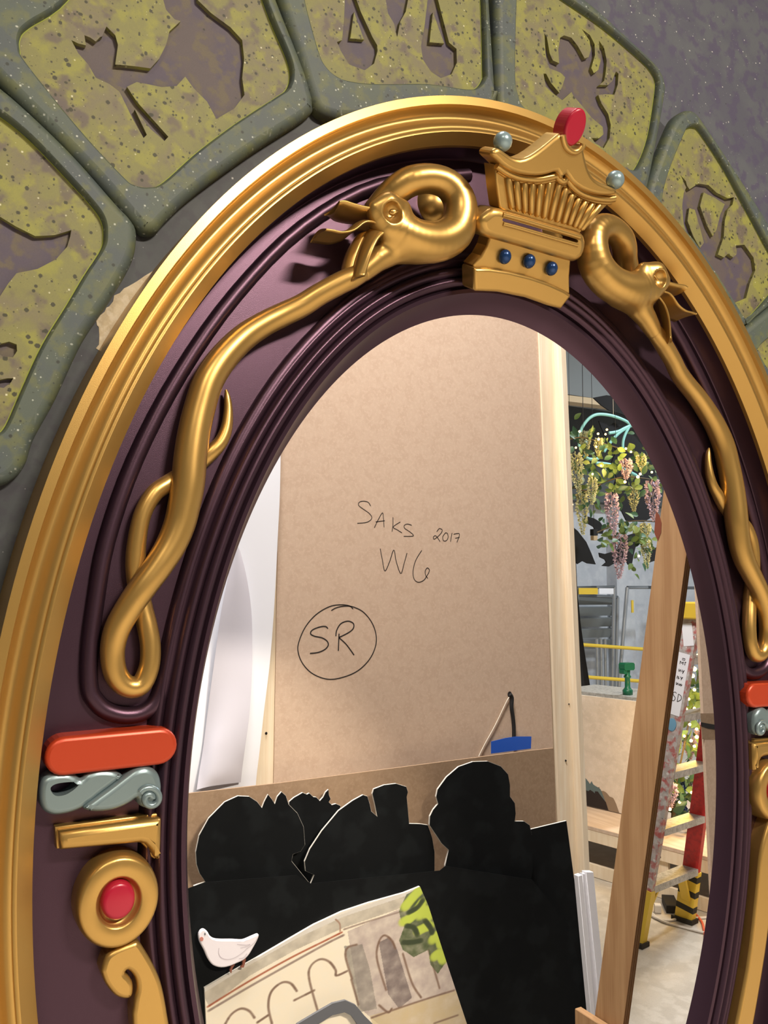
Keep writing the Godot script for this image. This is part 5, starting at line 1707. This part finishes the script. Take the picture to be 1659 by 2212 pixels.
func build_platform():
	var t := thing("stage_platform", "low wooden stage platform with open framed front beyond the ladder", "platform")
	var a := on_floor(1268, 1891)
	var b := on_floor(1532, 1974)
	var d := (b - a).normalized()
	var n := Vector3(-d.z, 0, d.x)
	if n.x < 0: n = -n
	var s := a - d * 0.9
	var len := 2.6
	var wid := 1.0
	var bs := Basis(n, Vector3.UP, n.cross(Vector3.UP))
	var c := s + d * len * 0.5 + n * wid * 0.5
	put("deck", beam(c + Vector3(0, 0.262, 0), Vector3(wid, 0.02, len), bs), M.platform, t)
	for k in 2:
		var off := n * (0.012 if k == 0 else wid - 0.012)
		put("top_rail", beam(s + d * len * 0.5 + off + Vector3(0, 0.22, 0), Vector3(0.02, 0.062, len), bs), M.pine, t)
		put("bottom_rail", beam(s + d * len * 0.5 + off + Vector3(0, 0.036, 0), Vector3(0.02, 0.068, len), bs), M.pine, t)
		for j in 5:
			put("stud", beam(s + d * (0.05 + j * (len - 0.1) / 4.0 + (0.06 if j == 2 else 0.0)) + off + n * (0.022 if k == 0 else -0.022) + Vector3(0, 0.13, 0), Vector3(0.02, 0.25, 0.06), bs), M.pine, t)
			for y in [0.232, 0.208, 0.046]:
				if k == 0: put("screw", ball(s + d * (0.05 + j * (len - 0.1) / 4.0 + (0.06 if j == 2 else 0.0)) + n * 0.0015 + Vector3(0, y, 0), Vector3.ONE * 0.005, Basis.IDENTITY, 8, 6), M.hole, t)
	# the painted flat standing on it, with bench and hydrant behind
	var p0 := on_floor(1262, 1740, 0.272)
	var p1 := on_floor(1324, 1754, 0.272)
	var fd := (p1 - p0).normalized()
	var fn := Vector3(-fd.z, 0, fd.x)
	if fn.x > 0: fn = -fn
	var f0 := p0 - fd * 0.35
	var flen := 0.80
	var fb := Basis(fd, Vector3.UP, fd.cross(Vector3.UP))
	t = thing("painted_flat", "cream painted flat with a dark painted tree standing on the platform", "flat")
	put("flat_board", beam(f0 + fd * flen * 0.5 + Vector3(0, 0.335, 0), Vector3(flen, 0.66, 0.018), fb), M.flat_cream, t)
	var xf := Transform3D(Basis(fd, Vector3.UP, fn) if fd.cross(Vector3.UP).dot(fn) > 0 else Basis(-fd, Vector3.UP, fn), f0 + fn * 0.0095)
	var sgn := 1.0 if fd.cross(Vector3.UP).dot(fn) > 0 else -1.0
	var r := RandomNumberGenerator.new()
	r.seed = 9
	for layer in [[0.20, 0.60, 0.0, 0.27, M.painted_brown, 0.0002, 0.05], [0.20, 0.52, 0.0, 0.33, M.painted_teal, 0.0005, 0.03], [0.20, 0.53, 0.0, 0.22, M.painted_dark, 0.0008, 0.02]]:
		var poly := PackedVector2Array()
		var x0: float = layer[0]
		var x1: float = layer[1]
		poly.append(Vector2(x0 * sgn, 0.006))
		poly.append(Vector2(x0 * sgn, layer[3]))
		for k in 26:
			var q := (k + 1) / 26.0
			var y: float = layer[3] * pow(1.0 - q, 0.55) * (0.86 + 0.14 * sin(q * 9.0)) + r.randf_range(-1, 1) * 0.012
			poly.append(Vector2(lerpf(x0, x1, q) * sgn + r.randf_range(-1, 1) * 0.006, maxf(y, 0.008)))
		poly.append(Vector2(x1 * sgn, 0.006))
		put("painted_tree", slab(poly, layer[5] - 0.0002, layer[5], 0.0, [], xf), layer[4], t)
	# bench behind the flat
	t = thing("workbench", "grey topped workbench behind the cream painted flat", "bench")
	var bt := f0 - fn * 0.16 + fd * flen * 0.55
	put("bench_top", beam(bt + Vector3(0, 0.66, 0) - fn * 0.12, Vector3(flen * 0.8, 0.03, 0.40), fb), M.ladder_grey, t)
	for k in 2:
		for j in 2:
			put("bench_leg", beam(bt + fd * (-0.28 + 0.56 * k) - fn * (-0.03 + 0.3 * j) + Vector3(0, 0.3225, 0), Vector3(0.04, 0.645, 0.04), fb), M.aluminium, t)
	# green clamp post on the bench
	t = thing("green_post", "dark green cast metal clamp post on the workbench", "clamp")
	var g := bt + Vector3(0, 0.676, 0)
	var d2 := ray(1356, 1500)
	g = EYE + d2 * ((g - EYE).dot(fn) / d2.dot(fn))
	g.y = f0.y + 0.675
	var st := begin()
	var prof := [[0.0, 0.0], [0.030, 0.0], [0.031, 0.028], [0.025, 0.034], [0.017, 0.045], [0.016, 0.10], [0.022, 0.106], [0.022, 0.114], [0.016, 0.12], [0.018, 0.15], [0.0, 0.152]]
	var rows := []
	for k in 16:
		var row := []
		for p in prof: row.append(g + Vector3(cos(TAU * k / 16) * p[0], p[1], sin(TAU * k / 16) * p[0]))
		rows.append(row)
	grid_into(st, rows, true, false, true)
	put("post", done(st), M.green, t)
	put("jaw", beam(g + Vector3(-0.004, 0.172, 0), Vector3(0.085, 0.045, 0.05), Basis.IDENTITY, 0.012), M.green, t)
	put("jaw_tip", beam(g + Vector3(-0.034, 0.142, 0), Vector3(0.028, 0.03, 0.04), Basis.IDENTITY, 0.008), M.green, t)

func frame_of(label: String, z: float, left: Array, right: Array, rungs: Array, r := 0.02) -> Node3D:
	# left and right: two traced points each, top and bottom; rungs: traced heights
	var t := thing("aluminium_scaffolding", label, "scaffold", "aluminium scaffold frames by the back wall")
	var l0 := on(left[0][0], left[0][1], z)
	var l1 := on(left[1][0], left[1][1], z)
	var r0 := on(right[0][0], right[0][1], z)
	var r1 := on(right[1][0], right[1][1], z)
	var ex := func(p: Vector3, q: Vector3):     # down to the floor
		var d := (q - p)
		return p + d * ((p.y - 0.005) / -d.y)
	put("upright", rod(l0, ex.call(l0, l1), r), M.aluminium, t)
	put("upright", rod(r0, ex.call(r0, r1), r), M.aluminium, t)
	for y in rungs:
		var fy: float = (y - left[0][1]) / (left[1][1] - left[0][1])
		put("rung", rod(l0.lerp(l1, fy), r0.lerp(r1, fy), r * 0.85), M.aluminium, t)
	return t

func build_scaffolds():
	var t: Node3D = frame_of("aluminium scaffold frame with a yellow plate beside the black drape", -5.6, [[1246, 1270], [1246, 1500]], [[1327, 1268], [1322, 1500]], [1270, 1301, 1325, 1357, 1381, 1432, 1470])
	var a := on(1250, 1277, -5.57)
	var b := on(1291, 1277, -5.57)
	put("yellow_plate", beam((a + b) * 0.5, Vector3(b.x - a.x, 0.065, 0.006)), M.yellow, t)
	a = on(1294, 1277, -5.57)
	b = on(1325, 1277, -5.57)
	put("white_plate", beam((a + b) * 0.5, Vector3(b.x - a.x, 0.06, 0.006)), M.white_trim, t)
	for k in 3: put("upright", rod(on(1289 + 9 * k, 1380, -5.63), Vector3(on(1289 + 9 * k, 1380, -5.63).x, 0.005, -5.63), 0.017), M.aluminium, t)
	t = frame_of("tapering aluminium scaffold frame left of the brown brace's edge", -5.5, [[1355, 1269], [1336, 1494]], [[1440, 1269], [1430, 1494]], [1272, 1280, 1327, 1341, 1385, 1440])
	put("yellow_strip", beam(on(1366, 1310, -5.48), Vector3(0.03, 0.13, 0.008)), M.yellow, t)
	t = frame_of("aluminium scaffold frame seen between the brace and the oval", -5.7, [[1440, 1270], [1440, 1500]], [[1512, 1270], [1512, 1500]], [1272, 1282, 1325, 1335, 1350, 1372, 1395, 1420])
	frame_of("rear aluminium scaffold frame leaning behind the yellow plate", -5.85, [[1240, 1285], [1240, 1500]], [[1334, 1290], [1330, 1500]], [1290, 1313, 1340, 1368, 1400, 1450])
	# grey decks stored on a rack behind the frames
	t = thing("deck_rack", "rack of grey scaffold deck panels behind the yellow-plated scaffolding", "rack")
	for k in 5:
		var y := 1287 + k * 24
		var p := on(1244, y, -5.95)
		var q := on(1326, y, -5.95)
		var h := absf(on(1290, y, -5.95).y - on(1290, y + 19, -5.95).y)
		put("deck_panel", beam(Vector3((p.x + q.x) * 0.5, p.y - h * 0.5, -5.95), Vector3(q.x - p.x, h, 0.03), Basis.from_euler(Vector3(0.35, 0, 0)), 0.004), M.wall_grey, t)
	for x in [1246, 1324]:
		var p := on(x, 1285, -5.95)
		put("rack_post", beam(Vector3(p.x, p.y * 0.5 + 0.005, -5.99), Vector3(0.04, p.y, 0.03)), M.aluminium, t)
	# yellow guard rail
	t = thing("guard_rail", "yellow tubular guard rail before the scaffold frames", "rail")
	put("rail_tube", rod(on(1235, 1391, -5.2), on(1470, 1408, -5.2), 0.018), M.yellow, t)
	put("rail_tube", rod(on(1235, 1460, -5.2), on(1470, 1478, -5.2), 0.018), M.yellow, t)
	for x in [1238, 1462]:
		var p := on(x, 1380, -5.2)
		put("rail_post", rod(p, Vector3(p.x, 0.005, p.z), 0.022), M.yellow, t)
